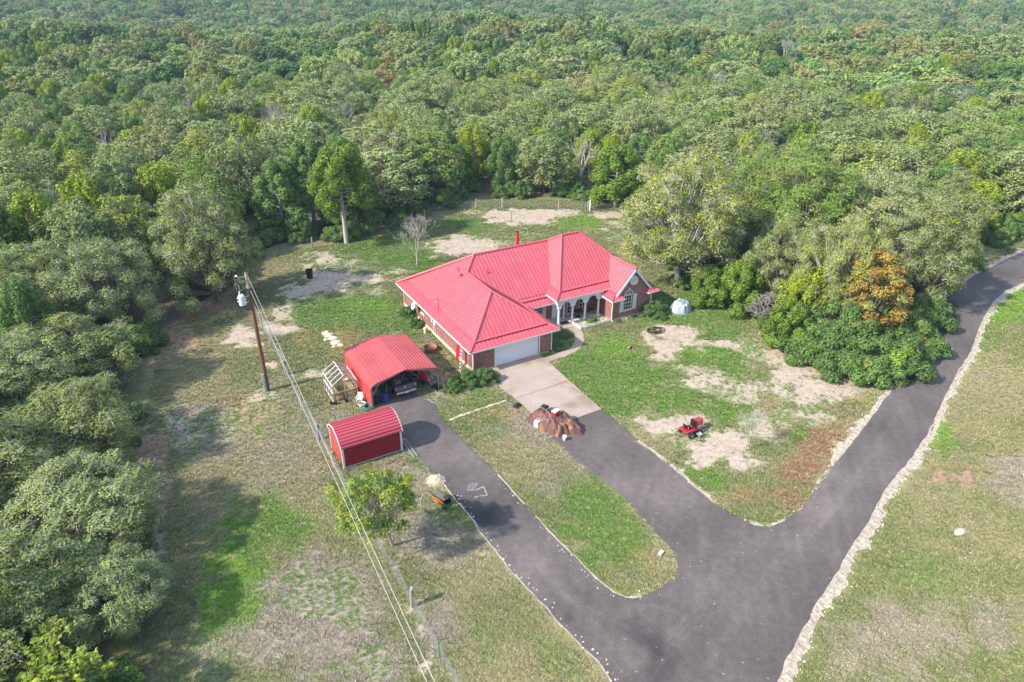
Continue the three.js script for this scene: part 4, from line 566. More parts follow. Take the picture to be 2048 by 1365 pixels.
// ---------- greenhouse and what stands round it ----------
{
  const t = thing('greenhouse', 'small white-framed greenhouse with clear panels beside the carport', 'greenhouse', P(-12.4, 2.0, 0));
  const w = 2.2, d = 2.75, eh = 1.78, rh = 2.55, f = 0.03, B = (a, b) => beam(a, b, 0.05, 0.05), fr = [];
  const A = (x, y, z) => V3(x, y, -z);
  for (const z of [0, d]) { fr.push([B(A(0, 0, z), A(0, eh, z)), B(A(w, 0, z), A(w, eh, z)), B(A(0, eh, z), A(w / 2, rh, z)), B(A(w, eh, z), A(w / 2, rh, z)), B(A(0, 1.0, z), A(w, 1.0, z)), B(A(w / 2, 0, z), A(w / 2, rh, z)), B(A(0, 0.05, z), A(w, 0.05, z))]); }
  part('front_frame', fr[0], M.cream, t); part('back_frame', fr[1], M.cream, t);
  for (const x of [0, w]) { part('side_frame', [B(A(x, eh, 0), A(x, eh, d)), B(A(x, 0.05, 0), A(x, 0.05, d)), B(A(x, 1, 0), A(x, 1, d)), ...[1, 2, 3].map((k) => B(A(x, 0, d * k / 4), A(x, eh, d * k / 4)))], M.white, t); for (const k of [1, 2, 3]) part('rafter', [B(A(x, eh, d * k / 4), A(w / 2, rh, d * k / 4))], M.white, t); }
  part('ridge', [B(A(w / 2, rh, 0), A(w / 2, rh, d))], M.white, t);
  const film = new THREE.MeshPhysicalMaterial({ color: rgb(0.86, 0.82, 0.70), roughness: 0.22, transmission: 1, thickness: 0, side: THREE.DoubleSide });
  const sheet = (pts) => { const g = new THREE.BufferGeometry(); g.setAttribute('position', new THREE.Float32BufferAttribute(pts.flatMap((p) => [p.x, p.y, p.z]), 3)); g.setIndex(pts.length === 4 ? [0, 1, 2, 0, 2, 3] : [0, 1, 2, 0, 2, 3, 0, 3, 4]); g.computeVertexNormals(); return g; };
  for (const z of [f, d - f]) part('gable_panel', [sheet([A(0, 0, z), A(w, 0, z), A(w, eh, z), A(w / 2, rh, z), A(0, eh, z)])], film, t);
  for (const x of [f, w - f]) part('side_panel', [sheet([A(x, 0, 0), A(x, eh, 0), A(x, eh, d), A(x, 0, d)])], film, t);
  for (const s of [0, w]) part('roof_panel', [sheet([A(s, eh - 0.03, 0), A(s, eh - 0.03, d), A(w / 2, rh - 0.03, d), A(w / 2, rh - 0.03, 0)])], film, t);
  const sh = thing('plant_shelf', 'wooden shelf of seed trays inside the greenhouse', 'shelf', P(-12.2, 2.3, 0)); part('board', [box(0.5, 0.04, 2.2, 0.1, 0.75, -1.1)], M.weathered, sh); part('board', [box(0.5, 0.04, 2.2, 1.65, 0.75, -1.1)], M.weathered, sh); for (const [x, z] of [[0, 0], [0, -2.1], [1.75, 0], [1.75, -2.1]]) part('leg', [box(0.05, 0.73, 0.05, x, 0.365, z)], M.weathered, sh);
  tag(part('cardboard_box', [box(0.55, 0.35, 0.4, -11.75, 0.18, -2.35, 0, 0.2)], mat([0.45, 0.30, 0.16], 0.9)), 'tan cardboard box on the floor just inside the greenhouse front', 'box');
  tag(part('white_basin', [lathe([[0.001, 0], [0.18, 0], [0.26, 0.2], [0.24, 0.2], [0.17, 0.03]], 18).translate(-10.7, 0.78, -3.9)], M.white), 'white basin on the greenhouse shelf', 'basin');
  const potAt = (u, v, s, label, gp) => { const o = thing('plant_pot', label, 'pot', P(u, v, 0), 0, gp); part('shell', [lathe([[0.001, 0], [0.13, 0], [0.18, 0.3], [0.2, 0.3], [0.2, 0.34], [0.17, 0.34], [0.16, 0.28], [0.001, 0.27]].map(([a, b]) => [a * s, b * s]), 16)], M.black, o); return o; };
  potAt(-11.4, 1.65, 1, 'black pot standing alone before the middle of the greenhouse front'); potAt(-12.35, 1.75, 0.85, 'smaller black pot at the front left corner of the greenhouse'); potAt(-12.65, 1.95, 0.8, 'black pot left of the greenhouse corner post'); 
  for (const [i, [u, v]] of [[-13.0, 3.3], [-13.35, 5.0], [-12.9, 2.4]].entries()) { const o = thing('fence_stake', ['thin rusty stake left of the greenhouse, middle of three', 'thin rusty stake left of the greenhouse, farthest of three', 'thin rusty stake left of the greenhouse, nearest of three'][i], 'stake', P(u, v, 0)); part('rod', [cyl(0.02, 0.02, 1.5, 0, 0.75, 0), box(0.06, 0.02, 0.02, 0, 1.4, 0)], mat([0.10, 0.06, 0.045], 0.9), o); }
  tag(part('thin_pole', [bar(P(-12.1, 5.3, 0), P(-11.9, 5.5, 2.1), 0.02)], M.white), 'tall thin white pole behind the greenhouse', 'pole');
  // chair and bucket
  const c = thing('plastic_chair', 'white plastic garden chair beside the carport wall', 'chair', P(-10.35, 1.05, 0), -0.6);
  part('seat', [rbox(0.46, 0.04, 0.44, 0.015, 0, 0.4, 0)], M.white, c); part('backrest', [rbox(0.46, 0.5, 0.04, 0.015, 0, 0.66, -0.24, -0.2)], M.white, c); for (const [x, z] of [[-0.21, -0.2], [0.21, -0.2], [-0.21, 0.2], [0.21, 0.2]]) part('leg', [bar(V3(x * 1.2, 0, z * 1.2), V3(x, 0.4, z), 0.025, 0.03)], M.white, c); for (const s of [-1, 1]) part('armrest', [box(0.06, 0.03, 0.46, s * 0.26, 0.6, 0), box(0.04, 0.22, 0.04, s * 0.26, 0.49, 0.2)], M.white, c);
  const bk = thing('white_bucket', 'white bucket of odds and ends in front of the plastic chair', 'bucket', P(-10.45, 0.2, 0)); part('shell', [lathe([[0.001, 0], [0.24, 0], [0.3, 0.42], [0.33, 0.42], [0.32, 0.46], [0.28, 0.46], [0.23, 0.04]], 20)], M.white, bk); part('contents', [cyl(0.26, 0.26, 0.05, 0, 0.34, 0), rbox(0.2, 0.1, 0.12, 0.02, 0.05, 0.4, 0)], mat([0.3, 0.16, 0.1], 0.8), bk);
}
// ---------- tarped pile and the things on and round it ----------
// cloth over a heap: rings from the hem to the top, with folds that run down
function drape(outline, peak, folds, amp, seed, N = 96, K = 22) {
  const pos = [], idx = [], cx = outline.reduce((s, p) => s + p.x, 0) / outline.length, cz = outline.reduce((s, p) => s + p.z, 0) / outline.length, cv = new THREE.CatmullRomCurve3(outline, true);
  for (let k = 0; k <= K; k++) for (let i = 0; i < N; i++) {
    const h = cv.getPoint(i / N), t = k / K, fold = Math.abs(Math.sin(i / N * Math.PI * folds + noise(i / N * 9, t * 2, seed) * 2)), w = 1 - t;
    const x = lerp(h.x, cx, t), z = lerp(h.z, cz, t), y = peak(x, z, t) + amp * (fold - 0.5) * Math.sin(Math.min(1, t * 1.6) * Math.PI) + amp * 0.9 * noise(x * 1.9, z * 2.2, seed + 5) * Math.min(1, t * 4) + amp * 0.35 * noise(x * 5, z * 6, seed + 2) * Math.min(1, t * 4);
    const out = 1 + amp * 0.16 * (fold - 0.5) * w;
    pos.push(cx + (x - cx) * out, Math.max(0.02, y), cz + (z - cz) * out);
    if (k < K) { const a = k * N + i, b = k * N + (i + 1) % N; idx.push(a, b, a + N, b, b + N, a + N); }
  }
  const g = new THREE.BufferGeometry(); g.setAttribute('position', new THREE.Float32BufferAttribute(pos, 3)); g.setIndex(idx); g.computeVertexNormals(); return g;
}
{
  const out = [[1.0, -8.85], [2.0, -7.75], [3.2, -8.0], [4.2, -9.4], [4.35, -11.0], [4.1, -12.7], [3.2, -12.2], [2.6, -12.0], [1.9, -11.9], [1.5, -11.0], [1.2, -10.2]].map(([u, v]) => P(u, v));
  const t = thing('tarped_pile', 'big brown tarpaulin draped over a pile at the end of the concrete driveway', 'covered pile', V3(0, 0, 0));
  const clothTex = tex(256, 3, (s, tt) => { const n = fbm(s * 1.3, tt * 1.3, 4, 3), o = sm(0.05, 0.4, fbm(s * 0.9 + 4, tt * 0.9, 3, 9)), m = 1 + n * 0.6 + (RG() - 0.5) * 0.2; return [lerp(0.13, 0.26, o) * m, lerp(0.055, 0.11, o) * m, lerp(0.045, 0.035, o) * m]; });
  const g = drape(out, (x, z, tt) => { const v = -z, a = 1 - Math.pow(1 - tt, 4), top = 0.62 + 0.5 * Math.exp(-((x - 2.3) ** 2) / 0.9 - ((v + 9.9) ** 2) / 3.5) + 0.42 * Math.exp(-((x - 3.6) ** 2) / 0.18 - ((v + 10.2) ** 2) / 4); return a * top; }, 11, 0.26, 6);
  const uv = new Float32Array(g.attributes.position.count * 2); for (let i = 0; i < uv.length / 2; i++) { uv[2 * i] = g.attributes.position.getX(i); uv[2 * i + 1] = g.attributes.position.getZ(i) + g.attributes.position.getY(i) * 0.7; } g.setAttribute('uv', new THREE.BufferAttribute(uv, 2));
  part('tarpaulin', g, mat([1, 1, 1], 0.55, { map: clothTex }), t);
  part('rope', [tube([P(2.3, -8.2, 0.6), P(2.15, -9.2, 1.3), P(2.1, -10.3, 1.35), P(2.0, -11.7, 0.4)], 0.02, 30)], M.weathered, t);
  const c = thing('cool_box', 'red cool box with white lid on top of the brown tarpaulin', 'cool box', P(2.75, -10.3, 1.08), 0.35); part('body', [rbox(0.62, 0.34, 0.42, 0.03, 0, 0.17, 0)], M.red, c); part('lid', [rbox(0.64, 0.1, 0.44, 0.04, 0, 0.38, 0)], M.white, c);
  const b = thing('black_crate', 'black plastic tub lying on the brown tarpaulin, nearest the house', 'tub', P(2.6, -8.75, 0.82), 0.5); part('shell', [rbox(0.8, 0.2, 0.6, 0.08, 0, 0.08, 0), rbox(0.6, 0.08, 0.4, 0.03, 0, 0.2, 0)], M.black, b);
  const j = thing('white_jug', 'white plastic box on the grass at the left of the tarpaulin', 'box', P(1.3, -9.75, 0), 0.5); part('shell', [rbox(0.42, 0.6, 0.42, 0.05, 0, 0.3, 0)], M.white, j); part('panel', [rbox(0.3, 0.4, 0.02, 0.01, 0.02, 0.32, 0.215)], mat([0.4, 0.48, 0.54], 0.5), j);
  tag(part('long_pole', [bar(P(1.45, -9.2, 0.3), P(1.5, -8.2, 1.8), 0.022)], M.weathered), 'thin wooden pole leaning on the left side of the tarpaulin', 'pole');
  const w = thing('white_bucket', 'white bucket on the asphalt at the foot of the tarpaulin', 'bucket', P(2.25, -12.5, 0.045)); part('shell', [lathe([[0.001, 0], [0.14, 0], [0.17, 0.38], [0.185, 0.38], [0.18, 0.42], [0.001, 0.42]], 18)], M.white, w); part('handle', [place(new THREE.TorusGeometry(0.17, 0.01, 4, 16, Math.PI), 0, 0.36, 0)], M.steel, w);
  const l = thing('plastic_tray', 'flat black plastic tray on the grass by the concrete joint', 'tray', P(1.4, -6.3, 0), 0.4); part('tray', [rbox(0.8, 0.14, 0.55, 0.05, 0, 0.08, 0), rbox(0.5, 0.06, 0.3, 0.02, 0, 0.17, 0)], M.black, l);
}
{
  const c = G(1361, 622), out = []; for (let k = 0; k < 14; k++) { const a = k / 14 * 2 * Math.PI; out.push(V3(c.x + Math.cos(a) * (1.25 + 0.09 * Math.sin(k * 2.1)), 0, c.z + Math.sin(a) * (1.15 + 0.08 * Math.cos(k * 3)))); }
  const t = thing('covered_grill', 'round heap under a silver tarpaulin on the lawn right of the house', 'covered heap', V3(0, 0, 0));
  part('tarpaulin', drape(out, (x, z, tt) => 1.45 * Math.pow(1 - Math.pow(1 - tt, 1.9), 0.8) * (1 - 0.16 * tt * tt), 7, 0.32, 14), mat([0.36, 0.40, 0.46], 0.32, { metalness: 0.25 }), t);
}
// ---------- ride-on mower ----------
{
  const t = thing('ride_on_mower', 'red ride-on lawn mower parked on the front lawn', 'lawn mower', P(11.9, -16.75, 0), 0.12); t.scale.setScalar(1.15);
  const red = new THREE.MeshPhysicalMaterial({ color: rgb(0.46, 0.006, 0.028), roughness: 0.3, clearcoat: 0.8, clearcoatRoughness: 0.15 });
  part('hood', [rbox(0.8, 0.5, 0.56, 0.16, 0.62, 0.72, 0), rbox(0.3, 0.4, 0.5, 0.12, 0.9, 0.62, 0)], red, t);
  part('dashboard', [rbox(0.18, 0.5, 0.5, 0.05, 0.2, 0.78, 0)], M.black, t); part('steering_wheel', [place(new THREE.TorusGeometry(0.17, 0.02, 6, 18), 0.05, 1.06, 0, 0.2, Math.PI / 2 - 0.2, 0), bar(V3(0.15, 0.9, 0), V3(0.05, 1.06, 0), 0.02)], M.black, t);
  part('fender', [rbox(0.85, 0.12, 0.86, 0.05, -0.48, 0.56, 0), rbox(0.5, 0.24, 0.5, 0.05, -0.45, 0.44, 0), rbox(0.8, 0.06, 0.72, 0.02, 0.1, 0.36, 0)], red, t);
  part('seat', [rbox(0.4, 0.1, 0.44, 0.04, -0.42, 0.68, 0), rbox(0.1, 0.4, 0.44, 0.04, -0.64, 0.86, 0, 0, 0, 0.2)], M.black, t); part('seat_edge', [tube([V3(-0.62, 0.7, 0.22), V3(-0.66, 0.95, 0.21), V3(-0.69, 1.06, 0.12), V3(-0.7, 1.07, -0.12), V3(-0.66, 0.95, -0.21)], 0.016, 20)], M.cream, t);
  const wheel = (x, z, r, w) => { const o = part('wheel', [place(new THREE.TorusGeometry(r - w * 0.45, w * 0.5, 8, 20), x, r, z).applyMatrix4(new THREE.Matrix4())], M.rubber, t); part('hub', [cyl(r * 0.5, r * 0.5, w * 0.9, x, r, z, Math.PI / 2, 0, 0, 14)], M.galv, o); };
  wheel(-0.5, 0.46, 0.26, 0.24); wheel(-0.5, -0.46, 0.26, 0.24); wheel(0.78, 0.42, 0.19, 0.16); wheel(0.78, -0.42, 0.19, 0.16);
  part('mower_deck', [rbox(0.8, 0.16, 1.0, 0.06, 0.16, 0.2, 0)], M.black, t); part('discharge_chute', [rbox(0.42, 0.08, 0.34, 0.03, 0.2, 0.2, 0.66, 0.25)], M.grey, t); part('chute_label', [box(0.12, 0.008, 0.08, 0.24, 0.248, 0.66, 0.25)], M.white, t);
}
// ---------- tipped wheelbarrow, gravel heap ----------
{
  const t = thing('wheelbarrow', 'tipped-over wheelbarrow with black tub and orange frame beside the drive', 'wheelbarrow', P(-9.85, -14.65, 0.36), 0.55);
  const tub = new THREE.Group(); tub.name = 'tub'; const g = []; const ring = (w, d, y) => [[-w, -d], [w, -d], [w * 1.05, d], [-w * 1.05, d]].map(([x, z]) => V3(x, y, z)), lo = ring(0.3, 0.32, 0), hi = ring(0.47, 0.6, 0.42);
  for (let k = 0; k < 4; k++) { const a = lo[k], b = lo[(k + 1) % 4], c = hi[(k + 1) % 4], d = hi[k]; const q = new THREE.BufferGeometry(); q.setAttribute('position', new THREE.Float32BufferAttribute([a, b, c, a, c, d].flatMap((p) => [p.x, p.y, p.z]), 3)); q.computeVertexNormals(); g.push(q, bar(d, c, 0.022)); }
  g.push(box(0.6, 0.02, 0.64, 0, 0, 0));
  const tilt = new THREE.Matrix4().makeRotationFromEuler(new THREE.Euler(0.25, 0, -1.15)), tm = (list) => merge(list).applyMatrix4(tilt);
  part('tub', tm(g).translate(0.12, 0.1, 0), M.black, t);
  part('undercarriage', tm([box(0.4, 0.05, 0.62, 0, -0.08, 0), box(0.06, 0.28, 0.06, -0.2, -0.2, -0.2), box(0.06, 0.28, 0.06, 0.2, -0.2, -0.2)]).translate(0.12, 0.1, 0), M.orange, t);
  for (const s of [-1, 1]) part('handle', tm([bar(V3(s * 0.2, -0.1, 0.55), V3(s * 0.3, 0.05, -1.0), 0.025)]).translate(0.12, 0.1, 0), s < 0 ? M.black : M.orange, t);
  part('wheel', tm([place(new THREE.TorusGeometry(0.16, 0.06, 8, 18), 0, -0.22, 0.52, 0, Math.PI / 2), cyl(0.08, 0.08, 0.12, 0, -0.22, 0.52, 0, 0, Math.PI / 2)]).translate(0.1, 0.12, 0), M.rubber, t);
  const heapC = G(870, 962), ho = []; for (let k = 0; k < 12; k++) { const a = k / 12 * 2 * Math.PI; ho.push(V3(heapC.x + Math.cos(a) * (0.62 + 0.1 * Math.sin(k * 2.3)), 0.02, heapC.z + Math.sin(a) * 0.6)); }
  const heap = tag(part('gravel_heap', drape(ho, (x, z, tt) => 0.02 + 0.3 * (1 - Math.pow(1 - tt, 1.5)), 5, 0.04, 22), mat([0.52, 0.41, 0.27], 0.95)), 'small heap of pale gravel at the edge of the carport drive', 'gravel heap', null, 'stuff');
  const hr = rng(8); for (let k = 0; k < 500; k++) { const a = hr() * 6.283, q = Math.sqrt(hr()) * 0.8; stoneSpots.push([V3(heapC.x + Math.cos(a) * q, 0.28 * (1 - Math.pow(Math.min(1, q / 0.62), 1.5)), heapC.z + Math.sin(a) * q), 0.02 + 0.03 * hr()]); }
}
// ---------- utility pole and lines ----------
{
  const pb = P(-16.97, 6.97), t = thing('utility_pole', 'tall brown wooden utility pole left of the wire fence', 'utility pole', pb), Hp = 11.57;
  const poleTex = tex(128, 1, (s, tt) => { const m = 1 + 0.4 * noise(s * 40, tt * 1.5, 2) + (RG() - 0.5) * 0.2; return [0.17 * m, 0.075 * m, 0.045 * m]; });
  part('shaft', [bar(V3(0, -0.2, 0), V3(0, Hp, 0), 0.19, 0.13, 14)], mat([1, 1, 1], 0.9, { map: poleTex }), t);
  part('pole_cap', [cyl(0.13, 0.14, 1.4, 0, Hp - 0.72, 0, 0, 0, 0, 14)].map((g) => g.scale(1.02, 1, 1.02)), M.weathered, t);
  part('base_guard', [box(0.2, 1.9, 0.14, -0.22, 0.95, 0.1)], mat([0.42, 0.50, 0.47], 0.6), t);
  const tr = part('transformer', [cyl(0.27, 0.27, 0.8, -0.72, Hp - 2.35, 0.1, 0, 0, 0, 20), cyl(0.2, 0.29, 0.12, -0.72, Hp - 1.9, 0.1, 0, 0, 0, 20)], mat([0.62, 0.68, 0.72], 0.4), t);
  part('bushing', [cyl(0.05, 0.07, 0.35, -0.8, Hp - 1.68, 0.1), ...[0.2, -0.1].flatMap((y) => [box(0.14, 0.1, 0.1, -1.02, Hp - 2.3 + y, 0.14), box(0.14, 0.1, 0.1, -0.46, Hp - 2.4 + y, 0.36)])], M.white, tr);
  part('bracket', [box(0.3, 0.06, 0.06, -0.3, Hp - 2.1, 0.05), box(0.3, 0.06, 0.06, -0.3, Hp - 2.6, 0.05)], M.galv, tr);
  part('crossarm', [beam(V3(0, Hp - 0.75, 0), V3(-0.6, Hp - 0.8, 0.05), 0.06, 0.06), beam(V3(-0.6, Hp - 0.8, 0.05), V3(-0.62, Hp - 0.3, 0.05), 0.05, 0.05), beam(V3(-0.62, Hp - 0.3, 0.05), V3(-0.1, Hp - 0.35, 0), 0.05, 0.05)], M.weathered, t);
  part('cutout_fuse', [beam(V3(-0.75, Hp - 0.95, 0.0), V3(-1.0, Hp - 0.75, 0.1), 0.07, 0.07), beam(V3(-0.75, Hp - 0.95, 0.0), V3(-0.72, Hp - 1.45, 0.1), 0.07, 0.07), beam(V3(-1.0, Hp - 0.75, 0.1), V3(-0.95, Hp - 1.35, 0.1), 0.06, 0.06)], M.grey, t);
  part('insulator', [cyl(0.08, 0.05, 0.3, -0.75, Hp - 0.2, 0.05, 0.6, 0, 0.6)], M.white, t);
  part('jumper_wire', [tube([V3(0.06, Hp - 0.5, 0.12), V3(-0.3, Hp - 1.2, 0.25), V3(-0.8, Hp - 1.5, 0.12)], 0.014, 20)], M.weathered, t);
  part('insulator', [box(0.1, 0.3, 0.1, 0.1, Hp - 0.45, 0.14), box(0.09, 0.12, 0.09, 0.1, Hp - 1.65, 0.18)], M.grey, t);
  const sag = (a, b, s, n = 10) => Array.from({ length: n + 1 }, (_, i) => { const q = i / n, p = a.clone().lerp(b, q); p.y -= 4 * s * q * (1 - q); return p; });
  const ext = (a, b, k) => a.clone().add(b.clone().sub(a).multiplyScalar(k));
  const wireM = mat([0.62, 0.60, 0.57], 0.45, { metalness: 0.3 });
  const A = pb.clone().add(V3(0.1, Hp - 0.42, 0.14)), Bq = G(872, 1367, 9.6), A2 = pb.clone().add(V3(0.1, Hp - 1.65, 0.2)), B2 = G(856, 1367, 8.5);
  tag(part('power_line', [tube(sag(A, ext(A, Bq, 1.3), 0.2), 0.014, 30, 5)], wireM), 'upper pale power line running from the pole top to the near edge', 'power line');
  tag(part('power_line', [tube(sag(A2, ext(A2, B2, 1.3), 0.2), 0.014, 30, 5)], wireM), 'lower pale power line running from below the pole top to the near edge', 'power line');
  tag(part('service_cable', [tube(sag(pb.clone().add(V3(0.14, Hp - 2.1, 0)), P(0.86, 8.75, hh(0.86) + 1.42), 1.5, 24), 0.018, 60, 5)], M.dark), 'thin black service cable sagging from the pole to the roof mast', 'cable');
}
// ---------- fences ----------
function wireFence(name, label, pts, h, gap, postM, weed, stepV = 0.3, posts = true) {
  const t = thing(name, label, 'fence', V3(0, 0, 0)), wires = [], post = [];
  for (let i = 0; i + 1 < pts.length; i++) {
    const a = pts[i], b = pts[i + 1], L = a.distanceTo(b), n = Math.round(L / stepV);
    for (let k = 0; k <= 8; k++) { const y = 0.06 + (h - 0.1) * Math.pow(k / 8, 0.85); wires.push(beam(a.clone().setY(y), b.clone().setY(y), 0.007, 0.007)); }
    for (let k = 0; k <= n; k++) { const p = a.clone().lerp(b, k / n); wires.push(box(0.007, h - 0.08, 0.007, p.x, h / 2, p.z)); }
    const np = Math.max(1, Math.round(L / gap));
    for (let k = 0; k < np + (i + 2 === pts.length ? 1 : 0); k++) post.push(a.clone().lerp(b, k / np));
  }
  part('wire_mesh', wires, M.galv, t);
  post.forEach((p, i) => { const r = rng(i * 7 + 3), big = r() < postM; part('post', [big ? cyl(0.085, 0.095, h + 0.22, p.x, h / 2 + 0.1, p.z, (r() - 0.5) * 0.06, 0, (r() - 0.5) * 0.06, 10) : box(0.05, h + 0.1, 0.05, p.x, h / 2, p.z, 0, r(), 0)], big ? M.weathered : M.green, t); });
  return t;
}
wireFence('wire_fence', 'long wire mesh fence between the side field and the house yard', [P(-15.05, -34), P(-15.0, -22), P(-15.2, -10.8), P(-15.0, -2.6), P(-15.1, 2.5), P(-14.75, 11.6), P(-14.5, 29.5), P(-14.0, 37.5)], 1.3, 4.2, 0.4);
wireFence('back_fence', 'wire mesh fence along the wood behind the house', [P(-14.0, 37.5), P(-7.8, 40.9), P(1, 41.0), P(7.5, 41.6), P(14.7, 44.6), P(20.4, 47.2), P(27.63, 44.2), P(38.89, 36.2), P(43.6, 32.8), P(48, 29)], 1.3, 4.6, 0.35);
for (const [i, px] of [[0, 1003], [1, 1178]]) { const p = G(px, i ? 421.5 : 416); tag(part('fence_post', [cyl(0.11, 0.12, 1.75, p.x, 0.87, p.z + 0.25, 0, 0, 0, 12)], i ? M.white : M.weathered), i ? 'bright white post of the back fence, right of the two tall ones' : 'pale weathered post of the back fence, left of the two tall ones', 'fence post'); }
{ // brace of the gate corner
  const g = thing('fence_gate', 'narrow white-framed gate in the wire fence near the utility pole', 'gate', P(-14.75, 11.6, 0));
  part('frame', [beam(V3(0, 0.1, 0), V3(0, 1.5, 0), 0.06, 0.06), beam(V3(0, 1.5, 0), V3(0, 1.5, 2.6), 0.05, 0.05), beam(V3(0, 0.1, 2.6), V3(0, 1.5, 2.6), 0.06, 0.06), beam(V3(0, 0.15, 0), V3(0, 0.15, 2.6), 0.05, 0.05)], M.weathered, g); part('brace', [beam(V3(0, 0.15, 0), V3(0, 1.45, 2.6), 0.04, 0.04)], M.weathered, g);
  const post = [[-15.0, 9.0], [-15.2, -2.6], [-15.0, -21.9]]; post.forEach(([u, v], i) => tag(part('fence_post', [cyl(0.1, 0.11, 1.55, u + 0.12, 0.77, -v, 0, 0, 0.03, 12)], i === 2 ? M.weathered : mat([0.22, 0.28, 0.25], 0.9)), ['thick grey-green post of the wire fence, nearest the gate', 'thick grey-green post of the wire fence beside the shed', 'pale topped wooden post of the wire fence, nearest the viewer'][i], 'fence post'));
}
{ // white pickets round the flower bed
  const t = thing('picket_fence', 'low white picket fence round the flower bed by the porch', 'fence', V3(0, 0, 0)), run = (a, b) => {
    const L = a.distanceTo(b), n = Math.round(L / 0.27); for (const y of [0.14, 0.32]) part('rail', [beam(a.clone().setY(y), b.clone().setY(y), 0.03, 0.05)], M.white, t);
    for (let k = 0; k <= n; k++) { const p = a.clone().lerp(b, k / n), s = new THREE.Shape([[-0.045, 0], [0.045, 0], [0.045, 0.36], [0, 0.44], [-0.045, 0.36]].map((q) => new THREE.Vector2(...q))), d = b.clone().sub(a), g = new THREE.ExtrudeGeometry(s, { depth: 0.025, bevelEnabled: false }); part('picket', [g.rotateY(-Math.atan2(d.z, d.x)).translate(p.x, 0.04, p.z)], M.white, t); }
  };
  run(P(14.45, 4.35), P(14.55, 3.0)); run(P(14.55, 3.0), P(18.6, 3.0));
  structure('flower_bed', flat([P(14.6, 4.4), P(14.65, 3.05), P(18.5, 3.05), P(18.5, 4.4)], 0.03, 0.0, 0.01), mat([0.5, 0.45, 0.4], 0.95), 'bed of pale pebbles behind the picket fence');
  const r = rng(12); for (let k = 0; k < 700; k++) stoneSpots.push([P(14.7 + r() * 3.8, 3.1 + r() * 1.3, 0.03), 0.03 + 0.04 * r()]);
  tag(part('stepping_stone', [cyl(0.3, 0.3, 0.05, 15.2, 0.07, -3.6, 0, 0, 0, 20)], M.weathered), 'round pale stone in the pebble bed behind the pickets', 'stone');
  tag(part('doormat', [rbox(1.1, 0.03, 0.62, 0.01, 13.75, 0.2, -4.95)], M.black), 'black doormat on the porch edge', 'doormat');
  const lb = ['white planter box at the foot of the gable wall, left of the window', 'white planter box half hidden by the shrub under the gable window']; [[19.9, 2.55], [22.35, 2.6]].forEach(([u, v], i) => { const o = thing('planter_box', lb[i], 'planter', P(u, v, 0), 0.05); part('shell', [box(0.8, 0.22, 0.03, 0, 0.11, 0.15), box(0.8, 0.22, 0.03, 0, 0.11, -0.15), box(0.03, 0.22, 0.27, -0.385, 0.11, 0), box(0.03, 0.22, 0.27, 0.385, 0.11, 0)], M.white, o); part('soil', [box(0.74, 0.03, 0.27, 0, 0.17, 0)], mat([0.05, 0.035, 0.025], 0.95), o); });
  // porch table and chairs
  const tb = thing('porch_table', 'round dark table on the porch between the columns', 'table', P(15.9, 5.45, 0.18)); part('top', [cyl(0.5, 0.5, 0.03, 0, 0.72, 0, 0, 0, 0, 24)], M.dark, tb); part('pedestal', [cyl(0.04, 0.04, 0.7, 0, 0.36, 0), cyl(0.26, 0.3, 0.04, 0, 0.02, 0)], M.black, tb);
  [[15.15, 5.4, Math.PI / 2, 'dark metal porch chair left of the round table'], [16.75, 5.45, -Math.PI / 2, 'dark metal porch chair right of the round table'], [17.7, 5.55, -0.5, 'dark metal porch chair in the right corner of the porch']].forEach(([u, v, a, l]) => { const o = thing('porch_chair', l, 'chair', P(u, v, 0.18), a); part('seat', [rbox(0.46, 0.05, 0.46, 0.02, 0, 0.44, 0)], M.dark, o); part('backrest', [tube([V3(-0.22, 0.44, -0.22), V3(-0.22, 0.9, -0.27), V3(0, 0.98, -0.28), V3(0.22, 0.9, -0.27), V3(0.22, 0.44, -0.22)], 0.018, 20), ...[-0.1, 0, 0.1].map((x) => bar(V3(x, 0.46, -0.23), V3(x, 0.95, -0.28), 0.01))], M.black, o); for (const [x, z] of [[-0.2, -0.2], [0.2, -0.2], [-0.2, 0.2], [0.2, 0.2]]) part('leg', [bar(V3(x * 1.1, 0, z * 1.1), V3(x, 0.44, z), 0.015)], M.black, o); part('armrest', [box(0.04, 0.025, 0.4, -0.25, 0.66, 0), box(0.04, 0.025, 0.4, 0.25, 0.66, 0)], M.black, o); });
}
